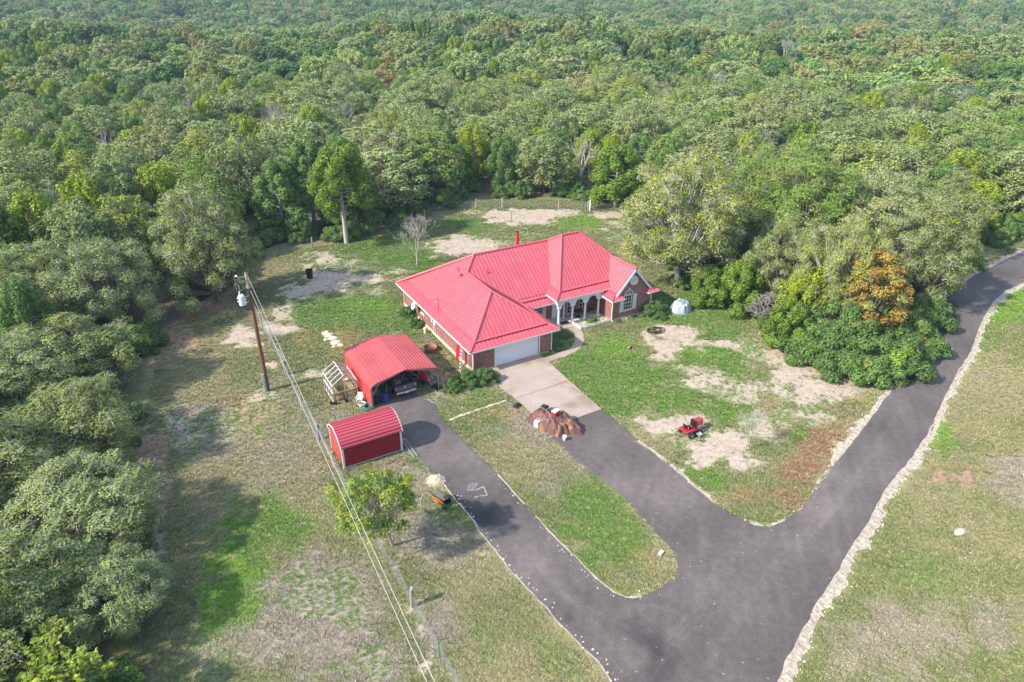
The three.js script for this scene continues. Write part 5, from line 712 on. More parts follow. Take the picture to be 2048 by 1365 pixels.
// ---------- smaller things in the yard ----------
{
  const l = thing('extension_ladder', 'metal ladder leaning on the left eave at the garage corner', 'ladder', V3(0, 0, 0)), b0 = P(-0.55, 1.15, 0), tp = P(-0.06, 1.5, 2.9);
  for (const s of [-1, 1]) part('rail', [beam(b0.clone().add(V3(0, 0, s * 0.21)), tp.clone().add(V3(0, 0, s * 0.19)), 0.06, 0.04)], M.steel, l);
  for (let k = 1; k < 9; k++) { const c = b0.clone().lerp(tp, k / 9); part('rung', [box(0.05, 0.04, 0.4, c.x, c.y, c.z)], M.white, l); }
  const p = thing('leaning_board', 'red plastic board leaning beside the ladder at the garage corner', 'board', V3(0, 0, 0)); part('board', [beam(P(-0.3, 2.25, 0.75), P(-0.08, 2.3, 2.45), 0.4, 0.05)], M.red, p);
  const tb = thing('trash_can', 'black trash can standing on the bare ground behind the yard', 'trash can', P(-6.6, 30.7, 0)); part('shell', [lathe([[0.001, 0.02], [0.34, 0.02], [0.42, 1.05], [0.46, 1.05], [0.46, 1.12], [0.40, 1.12], [0.32, 0.1]], 20)], M.black, tb); part('rim', [place(new THREE.TorusGeometry(0.44, 0.03, 6, 22), 0, 1.1, 0, Math.PI / 2)], M.dark, tb);
  const f = thing('fire_ring', 'rusty red tub on the grass between carport and house', 'tub', P(-1.15, 6.7, 0)); part('shell', [lathe([[0.5, 0], [0.62, 0.02], [0.66, 0.42], [0.7, 0.42], [0.7, 0.47], [0.6, 0.47], [0.55, 0.08]], 24)], M.terra, f); part('ash', [cyl(0.56, 0.56, 0.04, 0, 0.12, 0)], mat([0.08, 0.06, 0.05], 0.95), f);
  tag(part('cleanout_pipe', [cyl(0.13, 0.13, 0.62, -0.12, 0.31, -10.3, 0, 0, 0, 14), cyl(0.15, 0.15, 0.08, -0.12, 0.62, -10.3, 0, 0, 0, 14)], M.white), 'short white upright pipe in the grass by the left house wall', 'pipe');
  const bl = G(1322, 1109); tag(part('white_block', [rbox(0.42, 0.2, 0.24, 0.03, bl.x, 0.1, bl.z, 0, 0.3)], M.cream), 'pale concrete block on the tip of the middle grass strip', 'block');
  const rk = G(1920, 1066), rg2 = place(new THREE.DodecahedronGeometry(0.36, 1), rk.x, 0.06, rk.z).scale(1, 1, 1); tag(part('flat_rock', [rg2.translate(-rk.x, -0.06, -rk.z).scale(1.5, 0.35, 0.8).translate(rk.x, 0.08, rk.z)], mat([0.5, 0.4, 0.33], 0.9)), 'flat pale rock in the field right of the road', 'rock');
  const toy = thing('terracotta_shard', 'broken pink clay pot on the front lawn', 'clay pot', P(16.4, -3.0, 0), 0.4); part('shell', [place(new THREE.CylinderGeometry(0.26, 0.18, 0.4, 14, 1, true, 0, 4.2), 0, 0.16, 0, 1.2, 0, 0.3)], mat([0.5, 0.22, 0.16], 0.8), toy); part('base', [cyl(0.16, 0.16, 0.03, 0.24, 0.03, 0.14)], mat([0.5, 0.22, 0.16], 0.8), toy);
  const rp = thing('rock_patch', 'patch of pale flat stones in the grass behind the carport', 'rocks', V3(0, 0, 0)), r = rng(15);
  for (let k = 0; k < 26; k++) { const a = r(), p2 = G(lerp(652, 680, a) + (r() - 0.5) * 20, lerp(668, 695, a) + (r() - 0.5) * 10), s = 0.18 + 0.3 * r(); part('stone', [new THREE.DodecahedronGeometry(s, 0).scale(1, 0.3, 0.8).rotateY(r() * 6).translate(p2.x, 0.05, p2.z)], mat([0.52 + 0.15 * r(), 0.47 + 0.1 * r(), 0.4], 0.9), rp); }
  const fr = thing('garden_stand', 'small rusty red frame standing by the back fence', 'frame', G(768, 474), 0.4); part('leg', [bar(V3(-0.5, 0, 0.3), V3(-0.3, 1.6, 0), 0.05), bar(V3(0.4, 0, 0.3), V3(0.3, 1.6, 0), 0.05)], mat([0.3, 0.07, 0.05], 0.7), fr); part('bar', [bar(V3(-0.3, 1.6, 0), V3(0.3, 1.6, 0), 0.05), bar(V3(0.4, 1.0, 0.1), V3(1.2, 0, 0.9), 0.05)], mat([0.45, 0.32, 0.25], 0.8), fr);
  for (const [i, px, py] of [[0, 1023, 440], [1, 925, 437]]) { const p2 = G(px, py); tag(part('yard_stake', [cyl(0.035, 0.035, 1.3, p2.x, 0.65, p2.z)], mat([0.12, 0.09, 0.08], 0.9)), i ? 'thin dark stake at the edge of the back lawn' : 'thin dark stake standing in the bare patch before the back fence', 'stake'); }
  const row = thing('stepping_stones', 'broken line of white flat stones from the drive to the concrete slab', 'stones', V3(0, 0, 0)); for (let k = 0; k < 13; k++) { const p2 = G(lerp(903, 1008, k / 12), lerp(839, 803, k / 12)); part('stone', [new THREE.DodecahedronGeometry(0.24 + 0.1 * r(), 0).scale(1.15, 0.16, 0.55).rotateY(-0.1 + r() * 0.5).translate(p2.x, 0.03, p2.z + (r() - 0.5) * 0.1)], M.slab, row); }
}
// ---------- trees ----------
class Leaves {
  constructor() { this.p = []; this.n = []; this.c = []; this.i = []; }
  add(x, y, z, nx, ny, nz, s, asp, r, g, b, q) { // one leaf spray: a bent diamond of two faces
    let l = Math.hypot(nx, ny, nz) || 1; nx /= l; ny /= l; nz /= l;
    let tx = q() - 0.5, ty = q() - 0.5, tz = q() - 0.5; const d = tx * nx + ty * ny + tz * nz; tx -= d * nx; ty -= d * ny; tz -= d * nz; l = Math.hypot(tx, ty, tz) || 1; tx /= l; ty /= l; tz /= l;
    const bx = ny * tz - nz * ty, by = nz * tx - nx * tz, bz = nx * ty - ny * tx, w = s * asp, k = this.p.length / 3, f = s * 0.22;
    this.p.push(x - tx * s - nx * f, y - ty * s - ny * f, z - tz * s - nz * f, x + bx * w, y + by * w, z + bz * w, x + tx * s - nx * f, y + ty * s - ny * f, z + tz * s - nz * f, x - bx * w, y - by * w, z - bz * w);
    for (let m = 0; m < 4; m++) { this.n.push(nx, ny, nz); this.c.push(r, g, b); }
    this.i.push(k, k + 3, k + 1, k + 1, k + 3, k + 2);
  }
  done() { const g = new THREE.BufferGeometry(); g.setAttribute('position', new THREE.Float32BufferAttribute(this.p, 3)); g.setAttribute('normal', new THREE.Float32BufferAttribute(this.n, 3)); g.setAttribute('color', new THREE.Float32BufferAttribute(this.c, 3)); g.setIndex(this.i); return g; }
}
const leafMat = new THREE.MeshPhysicalMaterial({ color: 0xffffff, vertexColors: true, roughness: 0.8, specularIntensity: 0.4, transmission: 0.3, thickness: 0, side: THREE.DoubleSide });
const barkMat = mat([0.17, 0.145, 0.12], 0.95), twigMat = mat([0.47, 0.44, 0.40], 0.9), paleBark = mat([0.47, 0.44, 0.40], 0.9), greyBark = mat([0.36, 0.34, 0.31], 0.9);
const PAL = {
  grey: [[0.17, 0.185, 0.082], [0.205, 0.215, 0.11], [0.13, 0.145, 0.058]], sage: [[0.225, 0.235, 0.125], [0.18, 0.20, 0.095], [0.26, 0.26, 0.15]], olive: [[0.15, 0.16, 0.052], [0.19, 0.19, 0.07], [0.105, 0.12, 0.038]], dark: [[0.055, 0.095, 0.032], [0.08, 0.12, 0.045], [0.04, 0.07, 0.025]],
  bright: [[0.125, 0.180, 0.036], [0.165, 0.215, 0.05], [0.085, 0.13, 0.026]], yellow: [[0.215, 0.225, 0.042], [0.265, 0.26, 0.06], [0.17, 0.185, 0.036]], tan: [[0.30, 0.22, 0.13], [0.26, 0.20, 0.14], [0.27, 0.23, 0.12]], rust: [[0.28, 0.145, 0.040], [0.25, 0.165, 0.042], [0.19, 0.105, 0.036]], pink: [[0.25, 0.20, 0.15], [0.20, 0.19, 0.11], [0.17, 0.18, 0.09]],
  cedar: [[0.085, 0.125, 0.020], [0.125, 0.170, 0.024], [0.05, 0.08, 0.018]], blue: [[0.08, 0.125, 0.04], [0.10, 0.15, 0.05], [0.055, 0.09, 0.03]], gold: [[0.16, 0.185, 0.018], [0.21, 0.225, 0.026], [0.10, 0.125, 0.018]],
};
let SPECK = 0.6;
function pick(pal, q, c) { const w = pal[Math.floor(c * 2.999) % 3], m = 1 + SPECK * (q() - 0.5); return [w[0] * m * 1.62, w[1] * m * 1.84, w[2] * m * 1.22]; }
// a broad crown: many leafy clumps over an uneven dome, limbs reaching into them
function broadleaf({ seed, R, H, trunk, clumps, n, size, pal, asp = 0.55, accent, open = 0, twigs = 4, fine = false, low = 1.62, rag = 0.26, lean: ln, bark = barkMat, flat: flatness = 0.92, thick = 0.045 }) {
  const q = rng(seed), L = new Leaves(), limbs = [], tw = [], cy = trunk + (H - trunk) * 0.4, ry = (H - trunk) * 0.58, list = [];
  const lean = ln ? V3(ln[0], 0, ln[1]) : V3((q() - 0.5) * 0.8, 0, (q() - 0.5) * 0.8), fork = V3(lean.x * 0.4, trunk * 0.85, lean.z * 0.4);
  for (let i = 0; i < clumps; i++) {
    const t = (i + 0.5) / clumps, y = 1 - t * low, a = i * 2.39996 + q() * 0.9, s = Math.sqrt(Math.max(0, 1 - y * y)), bump = 0.88 + rag * noise(Math.cos(a) * s * 1.7 + seed, y * 1.7, Math.sin(a) * s * 1.7) + 0.16 * (q() - 0.5), inn = q() < 0.18 ? 0.55 : 1;
    const rad = R * (fine ? 0.12 + 0.10 * q() : 0.19 + 0.13 * q()), c = V3(Math.cos(a) * s * (R - rad * 0.7) * bump * inn + lean.x, cy + y * ry * bump * inn - rad * 0.25, Math.sin(a) * s * (R - rad * 0.7) * bump * inn + lean.z);
    if (c.y < trunk * 0.5 + rad * 0.3) c.y = trunk * 0.5 + rad * 0.3;
    list.push([c, rad, q(), q()]);
  }
  const tot = list.reduce((s, k) => s + k[1] ** 2, 0);
  for (const [c, rad, ct, ac] of list) {
    const m = Math.round(n * rad * rad / tot), pl = accent && ac < accent[1] ? PAL[accent[0]] : PAL[pal];
    for (let k = 0; k < m; k++) {
      let dx = q() * 2 - 1, dy = q() * 2 - 1, dz = q() * 2 - 1, l = Math.hypot(dx, dy, dz); if (l > 1 || l < 0.05) { dx = 0.3; dy = 0.7; dz = q() - 0.5; l = Math.hypot(dx, dy, dz); }
      dx /= l; dy /= l; dz /= l; if (dy < -0.25 && q() < 0.75) dy = -dy;
      const sub = 1 + 0.3 * noise(dx * 2.6 + c.x, dy * 2.6 + c.y, dz * 2.6 + c.z), r = rad * (0.45 + 0.6 * Math.sqrt(q())) * sub, col = pick(pl, q, Math.min(0.999, Math.max(0, ct * 0.6 + q() * 0.4)));
      L.add(c.x + dx * r, c.y + dy * r * flatness, c.z + dz * r, dx + (q() - 0.5) * 1.3, dy + 0.2 + (q() - 0.5) * 1.4, dz + (q() - 0.5) * 1.3, size * (0.6 + 0.8 * q()), asp, ...col, q);
    }
    if (q() > open * 0.0) {
      const mid = fork.clone().lerp(c, 0.5).add(V3((q() - 0.5) * R * 0.12, -R * 0.05, (q() - 0.5) * R * 0.12));
      limbs.push(bar(fork, mid, R * thick * 0.42, R * thick * 0.3, 5), bar(mid, c, R * thick * 0.3, R * thick * 0.12, 5));
      for (let k = 0; k < twigs; k++) { const d = V3(q() - 0.5, q() * 0.8 - 0.15, q() - 0.5).normalize(), o = c.clone().addScaledVector(d, rad * (0.2 * q())), e1 = c.clone().addScaledVector(d, rad * (0.95 + 0.25 * q())), e0 = o.clone().lerp(e1, 0.5).add(V3((q() - 0.5) * rad * 0.3, (q() - 0.5) * rad * 0.2, (q() - 0.5) * rad * 0.3)); tw.push(bar(o, e0, 0.011 * R ** 0.7, 0.008 * R ** 0.7, 3), bar(e0, e1, 0.008 * R ** 0.7, 0.004, 3)); }
    }
  }
  limbs.push(bar(V3(0, -0.2, 0), fork, R * thick * 1.05, R * thick * 0.75, 9), bar(fork, V3(lean.x, cy + ry * 0.3, lean.z), R * thick * 0.7, R * thick * 0.3, 7));
  return { R, H, parts: [['trunk', merge(limbs), bark], ...(tw.length ? [['twigs', merge(tw), twigMat]] : []), ['crown', L.done(), leafMat]] };
}
// red cedar: an upright, dense, ragged cone of short sprays
function cedar({ seed, R, H, n, size, pal, trunk = 0.6, clumps = 46, bark = greyBark }) {
  const q = rng(seed), L = new Leaves(), list = [], limbs = [bar(V3(0, -0.2, 0), V3(0, H * 0.9, 0), R * 0.085, R * 0.02, 7)];
  for (let i = 0; i < clumps; i++) {
    const t = Math.pow((i + 0.5) / clumps, 0.85), a = i * 2.39996 + q(), w = R * Math.sqrt(Math.max(0.01, 1 - ((t - 0.22) / 0.8) ** 2)) * (0.70 + 0.45 * q()), rad = R * (0.30 - 0.10 * t) * (0.75 + 0.5 * q());
    list.push([V3(Math.cos(a) * w * 0.8, trunk + (H - trunk) * (0.06 + 0.9 * t), Math.sin(a) * w * 0.8), rad, q()]);
  }
  const tot = list.reduce((s, k) => s + k[1] ** 2, 0);
  for (const [c, rad, ct] of list) {
    limbs.push(bar(V3(0, c.y - rad * 0.4, 0), c, R * 0.02, R * 0.008, 4));
    const m = Math.round(n * rad * rad / tot);
    for (let k = 0; k < m; k++) {
      const a = q() * 6.283, dy = q() * 2 - 0.9, s = Math.sqrt(Math.max(0.02, 1 - Math.min(1, dy * dy))), dx = Math.cos(a) * s, dz = Math.sin(a) * s, r = rad * (0.4 + 0.65 * Math.sqrt(q())), col = pick(PAL[pal], q, Math.min(0.999, ct * 0.5 + q() * 0.5));
      L.add(c.x + dx * r, c.y + dy * r * 1.15, c.z + dz * r, dx + (q() - 0.5), dy * 0.6 + 0.2 + (q() - 0.5), dz + (q() - 0.5), size * (0.55 + 0.8 * q()), 0.42, ...col, q);
    }
  }
  return { R, H, parts: [['trunk', merge(limbs), bark], ['crown', L.done(), leafMat]] };
}
// leafless: limbs that fork again and again
function bare({ seed, H, R, bark = paleBark, depth = 5, trunk = 0.3, thin = 1, leaves = 0, pal = 'grey', spread = 0.62 }) {
  const q = rng(seed), tubes = [[], []], L = new Leaves();
  const grow = (a, d, len, r, k) => {
    const b = a.clone().addScaledVector(d, len).add(V3(0, 0, 0)); tubes[k > depth - 2 ? 0 : 1].push(bar(a, b, r, r * 0.68, k > 2 ? 3 : 6));
    for (let m = 0; m < leaves; m++) { const p = a.clone().lerp(b, q()).add(V3(q() - 0.5, q() - 0.5, q() - 0.5).multiplyScalar(len * 0.5)); L.add(p.x, p.y, p.z, q() - 0.5, q(), q() - 0.5, 0.13, 0.6, ...pick(PAL[pal], q, q()), q); }
    if (k >= depth) return;
    const n = k === 0 ? 4 : 2 + (q() < 0.65 ? 1 : 0);
    for (let i = 0; i < n; i++) { const a2 = (i / n + q() * 0.3) * 6.283, side = V3(Math.cos(a2), 0, Math.sin(a2)); side.addScaledVector(d, -side.dot(d)).normalize(); grow(b.clone().lerp(a, q() * 0.3), d.clone().multiplyScalar(1).addScaledVector(side, spread * (0.6 + 0.8 * q())).add(V3(0, 0.16, 0)).normalize(), len * (0.62 + 0.26 * q()), Math.max(0.012 * thin, r * 0.62), k + 1); }
  };
  grow(V3(0, -0.1, 0), V3((q() - 0.5) * 0.1, 1, (q() - 0.5) * 0.1).normalize(), H * trunk, H * 0.017 * thin, 0);
  const g = [merge(tubes[1]), merge(tubes[0])], bb = new THREE.Box3(); g.forEach((x) => { x.computeBoundingBox(); bb.union(x.boundingBox); });
  const sy = H / bb.max.y, sx = R / Math.max(bb.max.x, -bb.min.x, bb.max.z, -bb.min.z), lg = L.done(); [...g, lg].forEach((x) => x.scale(sx, sy, sx));
  return { R, H, parts: [['trunk', g[0], bark], ['twigs', g[1], bark], ...(leaves ? [['crown', lg, leafMat]] : [])] };
}
// a shrub is leaves down to the ground
function shrub({ seed, R, H, n, size, pal, clumps = 36, asp = 0.5, accent }) {
  const q = rng(seed), L = new Leaves(), st = [], list = [];
  for (let i = 0; i < clumps; i++) { const a = i * 2.39996, s = Math.sqrt((i + 0.3) / clumps), rad = R * (0.16 + 0.16 * q()), o = 0.72 + 0.36 * q(); list.push([V3(Math.cos(a) * s * R * o, Math.max(rad * 0.5, H * (1 - 0.62 * s * s) * (0.55 + 0.6 * q()) - rad * 0.7), Math.sin(a) * s * R * o), rad, q(), q()]); }
  const tot = list.reduce((s, k) => s + k[1] ** 2, 0);
  for (const [c, rad, ct, ac] of list) {
    st.push(bar(V3(c.x * 0.15, 0, c.z * 0.15), c, 0.035 * R ** 0.5, 0.012, 4)); const pl = accent && ac < accent[1] ? PAL[accent[0]] : PAL[pal];
    for (let k = Math.round(n * rad * rad / tot); k > 0; k--) { const a = q() * 6.283, dy = q() * 1.9 - 0.9, s = Math.sqrt(Math.max(0.02, 1 - Math.min(1, dy * dy))), dx = Math.cos(a) * s, dz = Math.sin(a) * s, r = rad * (0.45 + 0.62 * Math.sqrt(q())), y = c.y + dy * r * 0.85; if (y < 0.02) continue; L.add(c.x + dx * r, y, c.z + dz * r, dx + (q() - 0.5) * 1.2, dy + 0.3 + (q() - 0.5), dz + (q() - 0.5) * 1.2, size * (0.6 + 0.8 * q()), asp, ...pick(pl, q, Math.min(0.999, ct * 0.5 + q() * 0.5)), q); }
  }
  return { R, H, parts: [['stems', merge(st), barkMat], ['foliage', L.done(), leafMat]] };
}
function plant(v, name, label, category, pos, scale = 1, turn = 0, group, sy = scale) {
  const t = thing(name, label, category, pos, turn, group); t.scale.set(scale, sy, scale);
  for (const [n, g, m] of v.parts) { const o = new THREE.Mesh(g, m); o.name = n; o.castShadow = o.receiveShadow = true; t.add(o); }
  return t;
}
const standing = []; // [x, z, r] of what stands already
const plantAt = (v, name, label, cat, pos, Rw, Hw, turn, group) => { standing.push([pos.x, pos.z, Rw]); return plant(v, name, label, cat, pos, Rw / v.R, turn, group, Hw / v.H); };
// near crowns, fine leaved
const NEAR = [
  broadleaf({ seed: 11, R: 6, H: 13, trunk: 1.2, fine: true, clumps: 126, n: 66000, size: 0.11, asp: 0.42, rag: 0.4, pal: 'grey', accent: ['olive', 0.3], twigs: 14 }),
  broadleaf({ seed: 23, R: 6, H: 13, trunk: 1.2, fine: true, clumps: 138, n: 66000, size: 0.11, asp: 0.42, rag: 0.4, pal: 'sage', accent: ['grey', 0.5], twigs: 15 }),
  broadleaf({ seed: 37, R: 6, H: 13, trunk: 1.2, fine: true, clumps: 130, n: 66000, size: 0.11, asp: 0.42, rag: 0.4, pal: 'olive', accent: ['grey', 0.45], twigs: 13 }),
  broadleaf({ seed: 41, R: 7, H: 16, trunk: 3.2, fine: true, clumps: 130, n: 66000, size: 0.11, asp: 0.42, rag: 0.4, pal: 'yellow', accent: ['olive', 0.4], twigs: 18, bark: greyBark, thick: 0.045 }),
  broadleaf({ seed: 53, R: 6, H: 14, trunk: 1.2, fine: true, clumps: 134, n: 66000, size: 0.11, asp: 0.42, rag: 0.4, pal: 'bright', accent: ['olive', 0.15], twigs: 8 }),
];
const spots = [ // px and py of the foot, height, crown radius, kind, label
  [437, 603, 13.0, 5.6, 0, 'grey-green oak with a dark trunk standing on bare litter left of the utility pole'],
  [240, 660, 11.0, 5.4, 1, 'pale grey-green oak left of the dark-trunked oak, its crown rising above the others'],
  [90, 690, 9.8, 6.0, 0, 'broad grey-green oak at the left edge of the picture, level with the utility pole'],
  [190, 775, 7.2, 5.2, 2, 'olive-green oak leaning over the field directly left of the foot of the utility pole'],
  [40, 840, 8.2, 5.8, 1, 'pale oak at the left edge, level with the storage shed'],
  [160, 930, 6.8, 5.2, 2, 'olive oak with dense crown left of the reddish bare strip, level with the wheelbarrow'],
  [-30, 1060, 8, 5.8, 0, 'grey-green oak cut off by the left edge near the bottom'],
  [180, 1115, 6.6, 5.2, 1, 'grey-leaved oak with long pale twigs reaching over the lower left field'],
  [20, 1290, 7.0, 5.2, 0, 'grey-green oak low in the left corner behind the yellow-tipped tree'],
  [230, 1240, 5.0, 3.4, 1, 'small grey-leaved oak in front of the long-twigged one at the lower left'],
  [-150, 960, 10, 6, 2, 'olive oak mostly outside the left edge'],
  [1352, 572, 15.8, 8.0, 3, 'big yellowish oak with grey spreading limbs right of the house'],
  [1490, 500, 13.5, 5.6, 4, 'fresh green oak directly behind the big yellowish oak'],
  [1600, 525, 15.2, 6.6, 4, 'tallest fresh green oak of the group right of the house'],
  [1655, 655, 12.2, 5.0, 3, 'yellow-green oak standing behind the shrub thicket by the road'],
  [1815, 615, 12.5, 5.4, 0, 'grey-green oak between the orange tree and the bend of the road'],
  [1540, 610, 9.5, 4.2, 2, 'olive oak between the big yellowish oak and the shrub thicket'],
  [1880, 520, 11.5, 5.0, 2, 'olive oak near the bend of the road, right of the orange tree'],
  [1750, 520, 13, 5.6, 1, 'sage-grey oak behind the orange tree'],
];
for (const [i, [px, py, h, r, k, l]] of spots.entries()) plantAt(NEAR[k], 'oak_tree', l, 'tree', G(px, py), r, h, i * 1.7 + 0.4);
const rustTree = broadleaf({ seed: 71, R: 3.4, H: 10, trunk: 1.6, fine: true, clumps: 70, n: 20000, size: 0.12, pal: 'rust', accent: ['olive', 0.2], twigs: 5, thick: 0.03 });
plantAt(rustTree, 'maple_tree', 'orange autumn tree standing over the shrub thicket by the road', 'tree', G(1728, 690), 3.5, 10.8, 0.7);
const rustBush = shrub({ seed: 72, R: 2.4, H: 3.2, n: 5000, size: 0.17, pal: 'rust', accent: ['olive', 0.5] }); plantAt(rustBush, 'rusty_shrub', 'rust-tinged bush between the orange tree and the road bend', 'bush', G(1805, 690), 2.4, 3.6, 0);
const limeTree = broadleaf({ seed: 61, fine: true, R: 3.3, H: 6.6, trunk: 2.4, clumps: 64, n: 13000, size: 0.085, low: 1.3, rag: 0.4, lean: [-1.3, 0.5], pal: 'gold', accent: ['bright', 0.4], twigs: 5, thick: 0.034, flat: 0.7, bark: greyBark });
plantAt(limeTree, 'young_tree', 'young yellow-green tree beside the wire fence in front of the shed', 'tree', G(787, 1092), 3.0, 6.9, 0);
const bareYard = bare({ seed: 81, H: 6.6, R: 2.7, depth: 6, spread: 0.42, trunk: 0.34, thin: 0.75 }), bareLawn = bare({ seed: 84, H: 4.4, R: 1.75, depth: 6, spread: 0.5, trunk: 0.3, thin: 0.5, bark: mat([0.46, 0.44, 0.41], 0.9) });
plantAt(bareYard, 'bare_tree', 'leafless pale young tree on the back lawn left of the house', 'tree', G(834, 531), 2.7, 6.8, 0.4);
plantAt(bareLawn, 'bare_tree', 'small leafless whitish tree on the front lawn right of the mower', 'tree', G(1490, 903), 1.8, 4.3, 1.9);
const brush = bare({ seed: 90, H: 3.4, R: 2.4, depth: 6, spread: 0.9, trunk: 0.12, thin: 0.8, bark: mat([0.27, 0.25, 0.235], 0.9) }); plantAt(brush, 'dead_brush', 'grey dead brush at the wood edge below the big yellowish oak', 'bush', G(1532, 650), 2.4, 3.8, 0);
const snag = bare({ seed: 93, H: 9, R: 3.2, depth: 4, spread: 0.75, trunk: 0.36, thin: 2.0 }); plantAt(snag, 'dead_tree', 'pale dead snag with crooked limbs in front of the wood behind the house', 'tree', G(1160, 388), 3.0, 10, 1.1);
const whiteTips = bare({ seed: 96, H: 8, R: 4, depth: 6, spread: 0.6, trunk: 0.25, leaves: 5, pal: 'gold', thin: 1.1 }); plantAt(whiteTips, 'thorny_tree', 'yellow-tipped tree with many pale bare branches in the lower left corner', 'tree', G(85, 1480), 4.4, 5.6, 0.3);
// the tall cedar at the back fence with its bare lower trunk
const tallCedar = cedar({ seed: 101, R: 4, H: 13, n: 24000, size: 0.17, pal: 'cedar', trunk: 4.8, clumps: 40, bark: paleBark }); plantAt(tallCedar, 'cedar_tree', 'tall yellow-green cedar with a bare pale trunk at the back fence', 'tree', G(693, 487), 4.2, 13.4, 0.5);
const CED = [cedar({ seed: 111, R: 3, H: 9, n: 16000, size: 0.17, pal: 'cedar' }), cedar({ seed: 117, R: 3, H: 9, n: 16000, size: 0.17, pal: 'gold', clumps: 52 }), cedar({ seed: 123, R: 3, H: 9, n: 16000, size: 0.17, pal: 'blue', clumps: 40 }), cedar({ seed: 127, R: 3.2, H: 8, n: 16000, size: 0.17, pal: 'cedar', clumps: 38 })];
for (const [i, [px, py, h, r, k, l]] of [
  [1230, 415, 9.5, 4.2, 0, 'dark cedar behind the white post of the back fence'], [1410, 610, 4.6, 2.2, 0, 'low dark cedar at the foot of the big yellowish oak, nearest the silver heap'], [1470, 618, 5.6, 2.8, 3, 'low dark cedar at the wood edge left of the dead brush'], [1600, 655, 7, 2.8, 1, 'yellow-green cedar right of the dead brush'],
  [1570, 690, 5, 2.2, 3, 'small cedar at the front of the thicket beside the dead brush'], [110, 560, 11, 3.6, 1, 'yellow-green cedar behind the left oaks, nearest them'], [30, 590, 11, 3.8, 0, 'dark cedar at the left edge behind the oaks'], [200, 520, 11, 3.4, 1, 'yellow-green cedar behind the pale crown of the left oaks'], [570, 470, 10.5, 3.8, 2, 'blue-green cedar behind the back fence, right of the dark-trunked oak'], [630, 452, 12, 3.8, 2, 'blue-green cedar left of the bare pale trunk at the back fence'], [1930, 470, 8, 3.4, 1, 'yellow-green cedar where the road leaves the picture'], [2030, 405, 9, 4, 1, 'bright cedar at the right edge above the road'],
].entries()) plantAt(CED[k], 'cedar_tree', l, 'tree', G(px, py), r, h, i * 2.1);
const BUSH = [shrub({ seed: 131, R: 2, H: 2.2, n: 12000, size: 0.085, pal: 'dark' }), shrub({ seed: 137, R: 2, H: 2.2, n: 12000, size: 0.09, pal: 'bright', accent: ['dark', 0.5] }), shrub({ seed: 139, R: 2, H: 2.4, n: 12000, size: 0.09, pal: 'blue', accent: ['olive', 0.25] })];
for (const [i, [px, py, h, r, k, l]] of [
  [1612, 712, 3.4, 3.0, 2, 'thicket shrub nearest the dead brush'], [1665, 738, 3.6, 3.0, 1, 'thicket shrub at the lawn corner, second from the dead brush'], [1722, 752, 3.8, 3.2, 2, 'thicket shrub at the lowest corner of the thicket, left of the road'], [1785, 742, 3.6, 3.0, 1, 'bright thicket shrub touching the limestone shoulder of the road'], [1825, 705, 3.6, 2.8, 2, 'thicket shrub by the road, above the bright one'], [1700, 705, 4.6, 3.4, 1, 'tall shrub in the middle of the thicket'], [1650, 690, 4.6, 3.2, 2, 'tall shrub at the back left of the thicket'], [1765, 690, 4.2, 3.0, 2, 'shrub below the orange tree on the road side'], [1845, 655, 3.4, 2.6, 1, 'bright shrub by the road near the bend'], [1600, 675, 4, 2.8, 0, 'dark shrub behind the dead brush'],
  [905, 782, 1.15, 0.85, 1, 'round fresh green shrub at the right front corner of the carport', 'r'], [940, 768, 1.5, 1.15, 0, 'dark shrub at the foot of the ladder, left of the garage door'], [972, 763, 1.55, 1.2, 0, 'dark shrub directly beside the garage door'], [818, 632, 1.3, 1.1, 0, 'dark shrub at the rear of the left house wall'], [832, 652, 1.0, 0.9, 2, 'low shrub along the left house wall'], [1308, 628, 1.6, 1.65, 0, 'dark shrub at the right corner of the gable wall'], [1183, 645, 0.75, 0.6, 2, 'small leafy plant in the pebble bed'], [1100, 690, 0.45, 1.3, 1, 'low green ground cover in the bed between garage wall and walk'], [1082, 702, 0.5, 0.6, 1, 'strappy green plant at the right of the garage door'], [1125, 672, 0.4, 1.2, 0, 'low dark ground cover inside the curve of the walk'], [1238, 644, 0.35, 0.4, 0, 'tiny plant beside the planter box'],
].entries()) plantAt(BUSH[k], 'shrub', l, 'bush', G(px, py), r, h, i * 1.3);
SPECK = 0.3;
// ---------- the wood ----------
const MID = [['grey', 'olive'], ['sage', 'grey'], ['olive', 'yellow'], ['dark', 'grey'], ['sage', 'sage'], ['bright', 'olive'], ['grey', 'sage'], ['pink', 'sage']].map(([a, b], i) => broadleaf({ seed: 201 + i * 13, R: 4.6, H: 10.5, trunk: 1.0, fine: true, rag: 0.18, clumps: 150, n: 19000, size: 0.125, pal: a, accent: [b, 0.35], twigs: 3, asp: 0.6 }));
const FARV = [['grey', 'sage'], ['sage', 'grey'], ['olive', 'grey'], ['dark', 'blue']].map(([a, b], i) => broadleaf({ seed: 401 + i * 17, R: 4.6, H: 10.5, trunk: 2.2, fine: true, rag: 0.14, clumps: 90, n: 8000, size: 0.23, pal: a, accent: [b, 0.4], twigs: 0, asp: 0.65 }));
const CEDM = ['cedar', 'gold', 'blue'].map((p, i) => cedar({ seed: 301 + i * 7, R: 3, H: 9, n: 11000, size: 0.165, pal: p }));
const CEDF = ['cedar', 'blue'].map((p, i) => cedar({ seed: 331 + i * 7, R: 3, H: 9, n: 3200, size: 0.36, pal: p, clumps: 34 }));
const BAREM = [0, 1, 2].map((i) => bare({ seed: 351 + i * 5, H: 10, R: 3.6, depth: 5, spread: 0.5, trunk: 0.34, thin: 1.0, bark: i === 1 ? greyBark : paleBark }));
